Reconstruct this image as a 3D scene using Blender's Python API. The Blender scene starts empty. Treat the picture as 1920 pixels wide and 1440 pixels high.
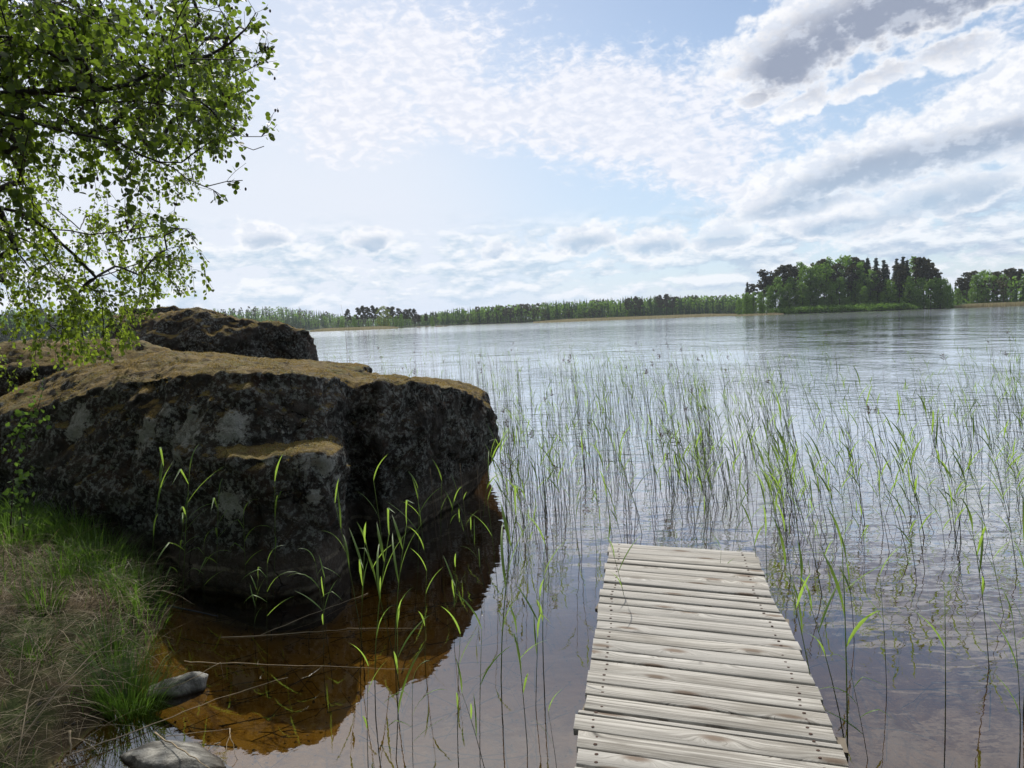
import bpy, bmesh, math, random
import numpy as np
from mathutils import Vector, Matrix, noise as mnoise
random.seed(7); np.random.seed(7)
R = math.radians
sc = bpy.context.scene
C = sc.collection

# ---------------------------------------------------------------- camera
H = 1.9; F = 1333.0
PITCH, ROLL = R(5.06), R(-2.15)
MR = Matrix.Rotation(math.pi/2 - PITCH, 3, 'X') @ Matrix.Rotation(ROLL, 3, 'Z')
cam_d = bpy.data.cameras.new('camera'); cam = bpy.data.objects.new('camera', cam_d); C.objects.link(cam)
cam.matrix_world = Matrix.Translation((0, 0, H)) @ MR.to_4x4()
cam_d.sensor_fit = 'HORIZONTAL'; cam_d.sensor_width = 36; cam_d.lens = F/1920*36
cam_d.clip_start = 0.05; cam_d.clip_end = 6000
sc.camera = cam
NR = np.array(MR)
def ray(x, y):
    return (MR @ Vector(((x-960)/F, -(y-720)/F, -1.0))).normalized()
def atz(x, y, z=0.0):
    d = ray(x, y); t = (z-H)/d.z; return Vector((0, 0, H)) + d*t
def aty(x, y, Y):
    d = ray(x, y); t = Y/d.y; return Vector((0, 0, H)) + d*t
def atd(x, y, D):
    return Vector((0, 0, H)) + ray(x, y)*D
def proj(p):
    q = MR.transposed() @ (Vector(p) - Vector((0, 0, H)))
    if q.z > -0.05: return None
    return (960 + F*q.x/-q.z, 720 - F*q.y/-q.z)
def azel(x, y):
    d = ray(x, y); return math.degrees(math.atan2(d.x, d.y)), math.degrees(math.asin(d.z))

SUN_AZ, SUN_EL = -13.0, 49.0

# ---------------------------------------------------------------- object helpers
def link(o, parent=None):
    C.objects.link(o)
    if parent is not None: o.parent = parent
    return o
def tag(o, label=None, cat=None, group=None, kind=None):
    if label: o['label'] = label
    if cat: o['category'] = cat
    if group: o['group'] = group
    if kind: o['kind'] = kind
    return o
def empty(name, loc=(0, 0, 0), rz=0.0):
    o = bpy.data.objects.new(name, None); o.empty_display_size = .1
    o.location = loc; o.rotation_euler = (0, 0, rz); return link(o)
class MB:
    def __init__(s): s.v = []; s.f = []; s.m = []
    def add(s, vs, fs, m=0):
        n = len(s.v); s.v.extend(vs); s.f.extend([tuple(i+n for i in f) for f in fs]); s.m.extend([m]*len(fs))
    def box(s, c, dx, dy, dz, ax=Vector((1, 0, 0)), ay=Vector((0, 1, 0)), m=0):
        az = ax.cross(ay).normalized(); vs = []
        for k in (-1, 1):
            for (i, j) in ((-1, -1), (1, -1), (1, 1), (-1, 1)):
                vs.append(tuple(Vector(c) + ax*(i*dx/2) + ay*(j*dy/2) + az*(k*dz/2)))
        s.add(vs, [(0, 3, 2, 1), (4, 5, 6, 7), (0, 1, 5, 4), (1, 2, 6, 5), (2, 3, 7, 6), (3, 0, 4, 7)], m)
    def tube(s, pts, rad, n=5, m=0):
        pts = [Vector(p) for p in pts]
        if len(pts) < 2: return
        vs = []; fs = []; up = Vector((.31, .2, .93)).normalized()
        for i, p in enumerate(pts):
            t = (pts[min(i+1, len(pts)-1)] - pts[max(i-1, 0)]).normalized()
            a = t.cross(up)
            if a.length < .1: a = t.cross(Vector((1, 0, 0)))
            a.normalize(); b = t.cross(a)
            r = rad[i] if isinstance(rad, (list, tuple)) else rad
            for k in range(n):
                th = 2*math.pi*k/n; vs.append(tuple(p + a*(r*math.cos(th)) + b*(r*math.sin(th))))
        for i in range(len(pts)-1):
            for k in range(n):
                fs.append((i*n+k, i*n+(k+1) % n, (i+1)*n+(k+1) % n, (i+1)*n+k))
        fs.append(tuple(range(n-1, -1, -1))); fs.append(tuple(range((len(pts)-1)*n, len(pts)*n)))
        s.add(vs, fs, m)
    def blade(s, pts, w, side, m=0):
        """a tapering strip: pts along the midrib, w widths, side the width direction, with a shallow keel"""
        vs = []; fs = []; n = len(pts)
        for i, p in enumerate(pts):
            p = Vector(p)
            if i == n-1: vs.append(tuple(p)); continue
            t = (Vector(pts[i+1]) - p).normalized(); sd = (side - t*side.dot(t)).normalized(); nn = t.cross(sd)
            vs += [tuple(p - sd*w[i]/2 + nn*w[i]*.18), tuple(p), tuple(p + sd*w[i]/2 + nn*w[i]*.18)]
        for i in range(n-2):
            a = 3*i; fs += [(a, a+1, a+4, a+3), (a+1, a+2, a+5, a+4)]
        a = 3*(n-2); fs += [(a, a+1, a+3), (a+1, a+2, a+3)]
        s.add(vs, fs, m)
    def mesh(s, name, mats, smooth=False):
        me = bpy.data.meshes.new(name); me.from_pydata(s.v, [], s.f)
        for m in (mats if isinstance(mats, (list, tuple)) else [mats]): me.materials.append(m)
        if max(s.m, default=0) > 0: me.polygons.foreach_set('material_index', s.m)
        if smooth: me.polygons.foreach_set('use_smooth', [True]*len(s.f))
        me.update(); return me
    def build(s, name, mats, parent=None, smooth=False):
        return link(bpy.data.objects.new(name, s.mesh(name, mats, smooth)), parent)
def rv(a=1.0):
    while True:
        v = Vector((random.uniform(-1, 1), random.uniform(-1, 1), random.uniform(-1, 1)))
        if .05 < v.length < 1: return v.normalized()*a

# ---------------------------------------------------------------- node helpers
class NT:
    def __init__(s, tree): s.t = tree; s.n = tree.nodes; s.l = tree.links
    def new(s, typ, **kw):
        n = s.n.new(typ)
        for k, v in kw.items(): setattr(n, k, v)
        return n
    def put(s, sock, v):
        if isinstance(v, bpy.types.NodeSocket): s.l.new(v, sock)
        elif v is not None:
            try: sock.default_value = v
            except Exception:
                sock.default_value = (v, v, v) if not hasattr(v, '__len__') else tuple(v)+(1,)
    def m(s, op, a, b=None, c=None, clamp=False):
        n = s.new('ShaderNodeMath', operation=op); n.use_clamp = clamp
        s.put(n.inputs[0], a)
        if b is not None: s.put(n.inputs[1], b)
        if c is not None: s.put(n.inputs[2], c)
        return n.outputs[0]
    def vm(s, op, a, b=None, scale=None):
        n = s.new('ShaderNodeVectorMath', operation=op); s.put(n.inputs[0], a)
        if b is not None: s.put(n.inputs[1], b)
        if scale is not None: s.put(n.inputs['Scale'], scale)
        return n.outputs['Value'] if op in ('LENGTH', 'DOT_PRODUCT', 'DISTANCE') else n.outputs[0]
    def sm(s, x, a, b, lo=0.0, hi=1.0):
        n = s.new('ShaderNodeMapRange', interpolation_type='SMOOTHSTEP')
        s.put(n.inputs[0], x); s.put(n.inputs[1], a); s.put(n.inputs[2], b); s.put(n.inputs[3], lo); s.put(n.inputs[4], hi)
        return n.outputs[0]
    def noise(s, vec, scale, detail=4, rough=.55, dist=0.0, col=False):
        n = s.new('ShaderNodeTexNoise', noise_dimensions=getattr(s, 'dims', '3D')); s.put(n.inputs['Vector'], vec); s.put(n.inputs['Scale'], scale)
        n.inputs['Detail'].default_value = detail; n.inputs['Roughness'].default_value = rough
        n.inputs['Distortion'].default_value = dist
        return n.outputs['Color' if col else 'Fac']
    def map(s, vec, loc=(0, 0, 0), rot=(0, 0, 0), scale=(1, 1, 1), typ='POINT'):
        n = s.new('ShaderNodeMapping', vector_type=typ); s.put(n.inputs[0], vec)
        n.inputs[1].default_value = loc; n.inputs[2].default_value = rot; n.inputs[3].default_value = scale
        return n.outputs[0]
    def mix(s, f, a, b, typ='MIX'):
        n = s.new('ShaderNodeMix', data_type='RGBA', blend_type=typ)
        s.put(n.inputs[0], f); s.put(n.inputs[6], a if isinstance(a, bpy.types.NodeSocket) else tuple(a)+(1,))
        s.put(n.inputs[7], b if isinstance(b, bpy.types.NodeSocket) else tuple(b)+(1,))
        return n.outputs[2]
    def ramp(s, f, stops):
        n = s.new('ShaderNodeValToRGB'); s.put(n.inputs[0], f); e = n.color_ramp.elements
        while len(e) < len(stops): e.new(.5)
        for i, (p, c) in enumerate(stops): e[i].position = p; e[i].color = tuple(c)+(1,)
        return n.outputs[0]
    def xyz(s, v):
        n = s.new('ShaderNodeSeparateXYZ'); s.put(n.inputs[0], v); return n.outputs
    def comb(s, x, y, z):
        n = s.new('ShaderNodeCombineXYZ'); s.put(n.inputs[0], x); s.put(n.inputs[1], y); s.put(n.inputs[2], z); return n.outputs[0]
    def bump(s, h, strength=1.0, dist=1.0, nrm=None):
        n = s.new('ShaderNodeBump'); n.inputs['Strength'].default_value = strength; n.inputs['Distance'].default_value = dist
        s.put(n.inputs['Height'], h)
        if nrm is not None: s.put(n.inputs['Normal'], nrm)
        return n.outputs[0]
def material(name):
    m = bpy.data.materials.new(name); m.use_nodes = True
    t = NT(m.node_tree); t.n.clear(); out = t.new('ShaderNodeOutputMaterial'); return m, t, out
def principled(t, out, col, rough=.8, nrm=None, spec=.3):
    p = t.new('ShaderNodeBsdfPrincipled'); t.put(p.inputs['Base Color'], col if isinstance(col, bpy.types.NodeSocket) else tuple(col)+(1,))
    t.put(p.inputs['Roughness'], rough); p.inputs['Specular IOR Level'].default_value = spec
    if nrm is not None: t.put(p.inputs['Normal'], nrm)
    if out is not None: t.l.new(p.outputs[0], out.inputs[0])
    return p.outputs[0]
def leaf_material(name, c0, c1, trans, ctr, rough=.45, spec=.3):
    m, t, out = material(name)
    g = t.new('ShaderNodeNewGeometry'); rnd = g.outputs['Random Per Island']
    col = t.mix(rnd, c0, c1)
    a = principled(t, None, col, rough, spec=spec)
    tr = t.new('ShaderNodeBsdfTranslucent'); t.put(tr.inputs[0], t.mix(rnd, ctr, tuple(min(1, x*1.35) for x in ctr)))
    mx = t.new('ShaderNodeMixShader'); mx.inputs[0].default_value = trans
    t.l.new(a, mx.inputs[1]); t.l.new(tr.outputs[0], mx.inputs[2]); t.l.new(mx.outputs[0], out.inputs[0])
    return m

# ---------------------------------------------------------------- materials
M = {}
M['reed_leaf'] = leaf_material('reed leaf', (.09, .165, .035), (.07, .145, .05), .5, (.28, .43, .06))
M['alder_leaf'] = leaf_material('alder leaf', (.022, .046, .012), (.045, .075, .016), .40, (.18, .27, .025), .5, .3)
M['birch_leaf'] = leaf_material('birch leaf', (.032, .062, .014), (.06, .095, .018), .45, (.28, .39, .035), .5, .3)
M['shrub_leaf'] = leaf_material('shrub leaf', (.04, .08, .02), (.07, .12, .03), .4, (.16, .28, .04), .55, .2)
M['grass'] = leaf_material('green grass', (.04, .085, .018), (.07, .12, .025), .38, (.12, .23, .025), .5)
M['straw'] = leaf_material('dry straw', (.12, .092, .056), (.28, .225, .145), .2, (.3, .24, .14), .6)
M['moss_tuft'] = leaf_material('moss tuft', (.12, .095, .028), (.26, .19, .065), .35, (.28, .20, .05), .8, .1)
M['cone'] = leaf_material('alder cone', (.05, .035, .02), (.03, .02, .015), .0, (.1, .1, .1), .8)
M['far_broad'] = leaf_material('far broadleaf', (.07, .14, .03), (.15, .235, .05), .38, (.16, .29, .04), .6, .1)
M['far_willow'] = leaf_material('far willow', (.15, .19, .04), (.22, .25, .05), .3, (.2, .26, .04), .6, .1)
M['far_pine'] = leaf_material('far pine', (.035, .042, .022), (.075, .065, .036), .15, (.09, .09, .03), .7, .1)
M['far_spruce'] = leaf_material('far spruce', (.018, .034, .02), (.035, .055, .028), .1, (.03, .06, .02), .7, .1)
M['far_mix'] = leaf_material('far woodland', (.035, .07, .035), (.085, .145, .05), .25, (.08, .15, .03), .7, .1)
M['far_reed'] = leaf_material('far dry reed', (.30, .26, .14), (.42, .37, .22), .3, (.34, .30, .17), .7, .1)
def bark(name, c0, c1, scale=30):
    m, t, out = material(name); g = t.new('ShaderNodeNewGeometry')
    n = t.noise(t.map(g.outputs['Position'], scale=(1, 1, .35)), scale, 5)
    principled(t, out, t.mix(n, c0, c1), .85, t.bump(n, .4, .01)); return m
M['bark'] = bark('dark bark', (.012, .011, .01), (.05, .045, .04))
M['twig'] = bark('twig bark', (.02, .015, .012), (.06, .042, .03))
M['far_bark'] = bark('far bark', (.03, .022, .018), (.075, .05, .035), 2)
M['stick'] = bark('pale stick', (.16, .12, .07), (.42, .34, .23), 60)
M['hose'] = bark('dark pipe', (.02, .022, .028), (.05, .055, .065), 60)
# reed stems: green at the top, brown near the water
def stem_mat(name, a, b):
    m, t, out = material(name); g = t.new('ShaderNodeNewGeometry'); z = t.xyz(g.outputs['Position'])[2]
    n = t.noise(g.outputs['Position'], 9, 2)
    principled(t, out, t.mix(t.sm(t.m('ADD', z, t.m('MULTIPLY', n, .3)), .15, .8), a, b), .7, spec=.12); return m
M['stem'] = stem_mat('reed stem', (.04, .042, .018), (.14, .21, .05))
M['old_stem'] = stem_mat('old reed stem', (.08, .06, .045), (.20, .155, .11))
M['plume'] = leaf_material('reed plume', (.10, .065, .05), (.16, .10, .075), .2, (.12, .08, .05), .8)

def rock_material(name, mosscol=True, wet=True):
    m, t, out = material(name); g = t.new('ShaderNodeNewGeometry'); P = g.outputs['Position']
    nz = t.xyz(g.outputs['Normal'])[2]; z = t.xyz(P)[2]
    n1 = t.noise(P, 2.2, 6, .62); n2 = t.noise(P, 14, 6, .7); n3 = t.noise(P, 60, 4, .7); n4 = t.noise(P, 5.5, 5, .65, .6)
    col = t.mix(t.sm(n1, .38, .62), (.017, .015, .0135), (.055, .048, .041))
    col = t.mix(t.sm(n4, .52, .66), col, (.045, .026, .018))           # reddish granite
    col = t.mix(t.sm(n3, .5, .75, 0, .8), col, (.075, .07, .062))       # grain
    # crusty grey lichen, small speckle
    sp = t.m('MULTIPLY', t.sm(t.noise(P, 24, 6, .75), .50, .55), t.sm(t.noise(P, 2.6, 4, .6), .38, .52))
    col = t.mix(t.m('MULTIPLY', sp, .8), col, t.mix(n3, (.10, .105, .095), (.33, .34, .31)))
    # larger pale patches, stored as an attribute round chosen spots
    at = t.new('ShaderNodeAttribute', attribute_name='lichen').outputs['Fac']
    pl = t.sm(t.m('ADD', at, t.m('MULTIPLY', t.m('SUBTRACT', t.noise(P, 16, 7, .75), .5), 2.4)), .58, .66)
    col = t.mix(t.m('MULTIPLY', pl, t.sm(n2, .33, .50, .5, .95)), col, t.mix(n3, (.22, .22, .19), (.46, .46, .43)))
    # moss, where the rock faces up
    mf = t.m('ADD', nz, t.m('MULTIPLY', t.m('SUBTRACT', n4, .5), .45))
    mo = t.sm(mf, .62, .74)
    mc = t.mix(t.sm(n1, .35, .65), (.17, .115, .035), (.10, .09, .025)); mc = t.mix(t.sm(n2, .45, .65), mc, (.25, .18, .07)); mc = t.mix(t.sm(n4, .5, .62, 0, .75), mc, (.045, .032, .014)); mc = t.mix(t.sm(n2, .40, .30, 0, .7), mc, (.06, .045, .03))
    col = t.mix(t.m('MULTIPLY', mo, .95), col, mc)
    # a darker brown moss skin running down the flank
    mo2 = t.m('MULTIPLY', t.sm(mf, .0, .5), t.sm(n2, .42, .62)); col = t.mix(t.m('MULTIPLY', mo2, .7), col, (.034, .021, .009))
    if wet:
        zz = t.m('ADD', z, t.m('MULTIPLY', t.m('SUBTRACT', n1, .5), .05))
        col = t.mix(t.sm(zz, .40, .26, 0, .85), col, t.mix(n3, (.05, .04, .031), (.085, .067, .052)))
        l1 = t.m('MULTIPLY', t.sm(zz, .17, .185), t.sm(zz, .215, .2)); l2 = t.m('MULTIPLY', t.sm(zz, .01, .03), t.sm(zz, .07, .05))
        ln = t.m('MULTIPLY', t.m('MAXIMUM', l1, l2), t.sm(n2, .40, .56)); col = t.mix(t.m('MULTIPLY', ln, .6), col, (.24, .21, .15))
        col = t.mix(t.sm(zz, .035, -.03, 0, .85), col, (.03, .02, .01))
    vc = t.new('ShaderNodeTexVoronoi', feature='DISTANCE_TO_EDGE'); t.put(vc.inputs['Vector'], t.vm('ADD', P, t.vm('SCALE', t.noise(P, 3, 4, .6, col=True), scale=.35))); vc.inputs['Scale'].default_value = 2.3
    ck = t.m('MULTIPLY', t.sm(vc.outputs['Distance'], .018, .002), t.sm(n1, .45, .6)); col = t.mix(t.m('MULTIPLY', ck, .8), col, (.006, .005, .004))
    hgt = t.m('ADD', t.m('MULTIPLY', t.m('SUBTRACT', n2, t.m('MULTIPLY', ck, .8)), .6), t.m('ADD', t.m('MULTIPLY', n3, .25), t.m('MULTIPLY', mo, .35)))
    principled(t, out, col, t.m('SUBTRACT', .92, t.m('MULTIPLY', sp, .1)), t.bump(hgt, 1.0, .05), .2)
    return m
M['rock'] = rock_material('boulder stone')
M['rock_small'] = rock_material('shore stone', wet=False)
m_, t_, o_ = material('pale grey stone'); P_ = t_.new('ShaderNodeNewGeometry').outputs['Position']
a_ = t_.noise(t_.map(P_, rot=(0, 0, .3), scale=(1, 3, 1)), 9, 6, .65); b_ = t_.noise(P_, 60, 4, .7)
c_ = t_.mix(t_.sm(a_, .35, .65), (.10, .095, .085), (.30, .29, .26)); c_ = t_.mix(t_.sm(b_, .52, .7, 0, .6), c_, (.05, .045, .035))
c_ = t_.mix(t_.sm(t_.xyz(P_)[2], .03, .0), c_, (.025, .018, .01)); principled(t_, o_, c_, .85, t_.bump(t_.m('ADD', a_, b_), .8, .012), .3); M['stone_pale'] = m_

def wood_material():
    m, t, out = material('weathered planks')
    uv = t.new('ShaderNodeUVMap').outputs[0]; ob = t.xyz(uv)
    rnd = t.new('ShaderNodeNewGeometry').outputs['Random Per Island']
    off = t.m('MULTIPLY', rnd, 37.0)
    v = t.comb(t.m('ADD', ob[0], off), t.m('ADD', ob[1], off), off)
    # knots bend the grain
    vor = t.new('ShaderNodeTexVoronoi', feature='F1', voronoi_dimensions='2D'); t.put(vor.inputs['Vector'], t.map(v, scale=(2.4, 7.0, 1))); vor.inputs['Scale'].default_value = 1.0
    kd = vor.outputs['Distance']; gate = t.m('GREATER_THAN', t.xyz(vor.outputs['Color'])[0], .35)
    kn = t.m('MULTIPLY', t.sm(kd, .20, .05), gate); kw = t.m('MULTIPLY', t.sm(kd, .45, .0), gate)
    gv = t.comb(t.m('MULTIPLY', t.xyz(v)[0], 1.6), t.m('ADD', t.m('MULTIPLY', t.xyz(v)[1], 95), t.m('MULTIPLY', kw, 5)), off)
    g1 = t.noise(gv, 1.0, 6, .65, .4); g2 = t.noise(t.map(gv, scale=(2.2, 3.5, 1)), 1.0, 4, .6)
    st = t.noise(t.map(v, scale=(1.3, 5, 1)), 1.5, 4, .6)
    col = t.ramp(g1, [(.32, (.07, .064, .055)), (.42, (.19, .178, .158)), (.54, (.33, .315, .285)), (.75, (.47, .452, .415))])
    col = t.mix(t.sm(st, .48, .68, 0, .7), col, (.17, .155, .13))
    col = t.mix(t.m('MULTIPLY', rnd, .55), col, t.mix(g1, (.17, .165, .155), (.42, .41, .39)))
    col = t.mix(t.sm(g2, .58, .68, 0, .8), col, (.085, .07, .055))
    col = t.mix(t.m('MULTIPLY', kn, .85), col, (.11, .075, .05))
    hgt = t.m('ADD', t.m('MULTIPLY', g1, .5), t.m('MULTIPLY', g2, -.5))
    principled(t, out, col, .75, t.bump(hgt, .8, .004), .25)
    return m
M['wood'] = wood_material()
m_, t_, o_ = material('rusty nail'); principled(t_, o_, (.045, .022, .014), .8); M['nail'] = m_
m_, t_, o_ = material('dark damp wood'); g_ = t_.new('ShaderNodeNewGeometry')
principled(t_, o_, t_.mix(t_.noise(g_.outputs['Position'], 12, 4), (.07, .055, .04), (.2, .17, .13)), .8); M['beam'] = m_

# ---------------------------------------------------------------- shore geometry
SH = [(-9, 7.6), (-6.2, 6.9), (-4.6, 6.6), (-3.3, 5.9), (-2.75, 5.2), (-2.4, 4.6), (-2.2, 3.95), (-2.12, 3.4), (-2.1, 3.0), (-1.9, 2.5), (-1.4, 1.7), (-.6, .9), (.8, .5),
      (2.6, .2), (5, -.4), (9, -1.5), (20, -4), (60, -12), (160, -30), (160, -200), (-400, -200), (-400, 150), (-120, 95), (-40, 40), (-18, 17)]
SHa = np.array(SH, float)
def poly_sd(x, y, P):
    """signed distance, positive inside"""
    d = np.full(x.shape, 1e9); ins = np.zeros(x.shape, bool); n = len(P)
    for i in range(n):
        a = P[i]; b = P[(i+1) % n]; e = b-a; t = np.clip(((x-a[0])*e[0]+(y-a[1])*e[1])/(e@e), 0, 1)
        d = np.minimum(d, np.hypot(x-a[0]-t*e[0], y-a[1]-t*e[1]))
        c = ((a[1] > y) != (b[1] > y)) & (x < (b[0]-a[0])*(y-a[1])/((b[1]-a[1]) or 1e-9)+a[0]); ins ^= c
    return np.where(ins, d, -d)
FAR_AZ = [-180, -70, -50, -36, -25, -17, -13, -9, -5, 1, 10, 18, 24, 31, 33, 36, 45, 70, 180]
FAR_D = [900, 500, 480, 520, 620, 800, 860, 780, 640, 600, 620, 660, 700, 560, 450, 430, 420, 500, 900]
def far_shore(az): return np.interp(az, FAR_AZ, FAR_D)
ISL = (math.sin(R(24.9))*425, math.cos(R(24.9))*425); PNT = (math.sin(R(-10.2))*485, math.cos(R(-10.2))*485)
HILL_AZ = [-180, -60, -36, -28, -22, -18, -15, -12, -8, 0, 8, 14, 20, 30, 45, 180]
HILL_H = [4, 8, 14, 14, 17, 22, 16, 3, 2, 3, 6, 5, 3, 3, 4, 4]
def terrain(x, y):
    x = np.asarray(x, float); y = np.asarray(y, float); r = np.hypot(x, y); az = np.degrees(np.arctan2(x, y))
    s = poly_sd(x, y, SHa)
    land = .30*(1-np.exp(-np.maximum(s, 0)/.28)) + .10*(1-np.exp(-np.maximum(s, 0)/1.4)) + .02*np.minimum(np.maximum(s, 0), 60)
    near = -.42*(1-np.exp(np.minimum(s, 0)/.55)) + .028*np.maximum(np.minimum(s+1.5, 0), -90)
    h = np.where(s > 0, land, near)
    sf = (r-far_shore(az)); hf = np.where(sf > 0, .8*(1-np.exp(-sf/6)) + np.interp(az, HILL_AZ, HILL_H)*(1-np.exp(-np.maximum(sf, 0)/120)), np.maximum(sf*.03, -3))
    for (cx, cy, a, b, hh) in ((ISL[0], ISL[1], 57, 22, 1.6), (PNT[0], PNT[1], 31, 15, .9), (PNT[0]-33, PNT[1]+2, 22, 7, .35)):
        u = np.array([cy, -cx])/math.hypot(cx, cy); w = np.array([cx, cy])/math.hypot(cx, cy)
        q = np.sqrt((((x-cx)*u[0]+(y-cy)*u[1])/a)**2 + (((x-cx)*w[0]+(y-cy)*w[1])/b)**2)
        hf = np.maximum(hf, np.clip((1-q)*b*.12, -3, hh))
    return np.maximum(h, hf) if True else h
azs = np.concatenate([np.linspace(-180, -48, 60, endpoint=False), np.linspace(-48, 48, 420, endpoint=False), np.linspace(48, 180, 60, endpoint=False)])
rad = np.concatenate([[.05, .4, .8], np.geomspace(1.1, 12, 120), np.geomspace(12.5, 330, 60), np.linspace(336, 900, 110), np.geomspace(930, 2600, 14)])
A_, R_ = np.meshgrid(np.radians(azs), rad); X_ = R_*np.sin(A_); Y_ = R_*np.cos(A_); Z_ = terrain(X_, Y_)
nv, na = X_.shape
nz_ = np.zeros(X_.shape)
for i in range(nv):
    if rad[i] < 14:
        for j in range(na):
            p = Vector((X_[i, j], Y_[i, j], 0))
            nz_[i, j] = .05*mnoise.fractal(p*1.4, 1.0, 2.0, 4) + .018*mnoise.fractal(p*7, 1.0, 2.0, 3)
Z_ = Z_ + nz_
vs = list(zip(X_.ravel().tolist(), Y_.ravel().tolist(), Z_.ravel().tolist()))
fs = [(i*na+j, i*na+(j+1) % na, (i+1)*na+(j+1) % na, (i+1)*na+j) for i in range(nv-1) for j in range(na)]
me = bpy.data.meshes.new('ground'); me.from_pydata(vs, [], [f[::-1] for f in fs]); me.polygons.foreach_set('use_smooth', [True]*len(fs))
m, t, out = material('shore and lake bed'); g = t.new('ShaderNodeNewGeometry'); P = g.outputs['Position']; z = t.xyz(P)[2]
n1 = t.noise(P, 1.3, 5, .6); n2 = t.noise(P, 9, 6, .65); n3 = t.noise(P, 70, 3, .7)
bed = t.mix(t.sm(n1, .35, .65), (.19, .14, .056), (.28, .21, .09)); bed = t.mix(t.sm(n2, .52, .68, 0, .7), bed, (.09, .05, .02))
bed = t.mix(t.sm(n3, .6, .75, 0, .6), bed, (.06, .035, .015))
ox = t.xyz(P); dark_bed = t.m('ADD', t.m('ADD', ox[0], t.m('MULTIPLY', t.m('SUBTRACT', n1, .5), 1.2)), t.m('ADD', t.m('MULTIPLY', ox[1], -.16), t.sm(ox[1], 5.5, 6.9, 0, 1.8)))
bed = t.mix(t.sm(dark_bed, -1.9, -1.0), bed, t.mix(n2, (.065, .044, .030), (.16, .11, .075)))      # darker bed colour outside the sandy cove, rightward and farther out
bed = t.mix(t.sm(z, -.5, -1.6), bed, (.045, .035, .025))  # deeper bed painted darker in place of light absorbed by the water
soil = t.mix(n2, (.035, .025, .015), (.10, .075, .045)); soil = t.mix(t.sm(n1, .45, .62, 0, .8), soil, (.035, .055, .015)); soil = t.mix(t.sm(t.xyz(P)[1], 60, 90), soil, (.03, .045, .015))
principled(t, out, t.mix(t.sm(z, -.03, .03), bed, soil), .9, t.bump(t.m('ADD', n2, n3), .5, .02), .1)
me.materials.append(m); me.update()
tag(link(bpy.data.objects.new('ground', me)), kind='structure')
def ground_z(x, y):
    p = Vector((x, y, 0))
    return float(terrain(np.array([x]), np.array([y]))[0]) + (.05*mnoise.fractal(p*1.4, 1.0, 2.0, 4) if math.hypot(x, y) < 14 else 0)

# ---------------------------------------------------------------- water
m, t, out = material('lake water'); g = t.new('ShaderNodeNewGeometry'); P = g.outputs['Position']; o = t.xyz(P)
dist = t.m('SQRT', t.m('ADD', t.m('MULTIPLY', o[0], o[0]), t.m('MULTIPLY', o[1], o[1])))
side = t.m('ADD', t.m('MULTIPLY', o[0], 1.1), o[1])                 # calmer behind the boulder and close in
wob = t.noise(t.map(P, scale=(.5, .25, 1)), .6, 3)
near = t.m('MULTIPLY', t.sm(t.m('ADD', side, t.m('MULTIPLY', wob, 3)), 3.2, 9.5, .05, 1), t.sm(dist, 2.5, 6.5, .25, 1))
# bands of ruffled and smoother water farther out
bd = t.noise(t.map(P, scale=(.006, .02, 1)), 1.0, 3, .5)
bd2 = t.m('ADD', dist, t.m('MULTIPLY', t.m('SUBTRACT', bd, .5), 60))
band = t.m('ADD', t.sm(bd2, 16, 28, 1, .45), t.sm(bd2, 95, 150, 0, -.15))
patch = t.sm(t.noise(t.map(P, scale=(.25, .12, 1)), 1.0, 3), .38, .62, .6, 1.25)
w1 = t.noise(t.map(P, rot=(0, 0, R(18)), scale=(2.6, 5.2, 1)), 1.0, 2, .5, .5)
w2 = t.noise(t.map(P, rot=(0, 0, R(-14)), scale=(7, 15, 1)), 1.0, 2, .5, .4)
w4 = t.m('MULTIPLY', t.noise(t.map(P, rot=(0, 0, R(-6)), scale=(.16, .5, 1)), 1.0, 3, .6), t.sm(dist, 14, 40, 0, .085))
w3 = t.noise(t.map(P, rot=(0, 0, R(8)), scale=(1.1, 2.2, 1)), 1.0, 2, .5)
hh = t.m('ADD', t.m('MULTIPLY', w1, t.sm(dist, 5, 16, .011, .019)), t.m('ADD', t.m('MULTIPLY', w2, t.sm(dist, 6, 18, .0012, .0045)), t.m('ADD', t.m('MULTIPLY', w3, .016), w4)))
hh = t.m('MULTIPLY', hh, t.m('MULTIPLY', t.m('MULTIPLY', near, patch), band))
tiny = t.m('MULTIPLY', t.noise(P, 16, 2), .00025)
nrm = t.bump(t.m('ADD', hh, tiny), 1.0, 1.0)
fr = t.new('ShaderNodeFresnel'); fr.inputs[0].default_value = 1.34; t.l.new(t.bump(hh, .4, 1.0), fr.inputs[1])
gl = t.new('ShaderNodeBsdfGlossy'); t.put(gl.inputs['Roughness'], t.m('ADD', t.sm(dist, 9, 40, .02, .05), t.sm(bd2, 85, 190, 0, .055))); gl.inputs[0].default_value = (.96, .98, 1, 1); t.l.new(nrm, gl.inputs['Normal'])
tr = t.new('ShaderNodeBsdfTransparent'); tr.inputs[0].default_value = (.66, .54, .28, 1)
mx = t.new('ShaderNodeMixShader'); rp = t.ramp(fr.outputs[0], [(0, (0, 0, 0)), (.02, (.035,)*3), (.06, (.15,)*3), (.2, (.62,)*3), (.35, (.88,)*3), (.6, (.97,)*3), (1, (1, 1, 1))])
t.l.new(rp, mx.inputs[0]); t.l.new(tr.outputs[0], mx.inputs[1]); t.l.new(gl.outputs[0], mx.inputs[2]); t.l.new(mx.outputs[0], out.inputs[0])
b = MB(); rr = 2500; b.add([(-rr, -rr, 0), (rr, -rr, 0), (rr, rr, 0), (-rr, rr, 0)], [(0, 1, 2, 3)])
tag(b.build('lake_water', m), kind='structure')

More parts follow.
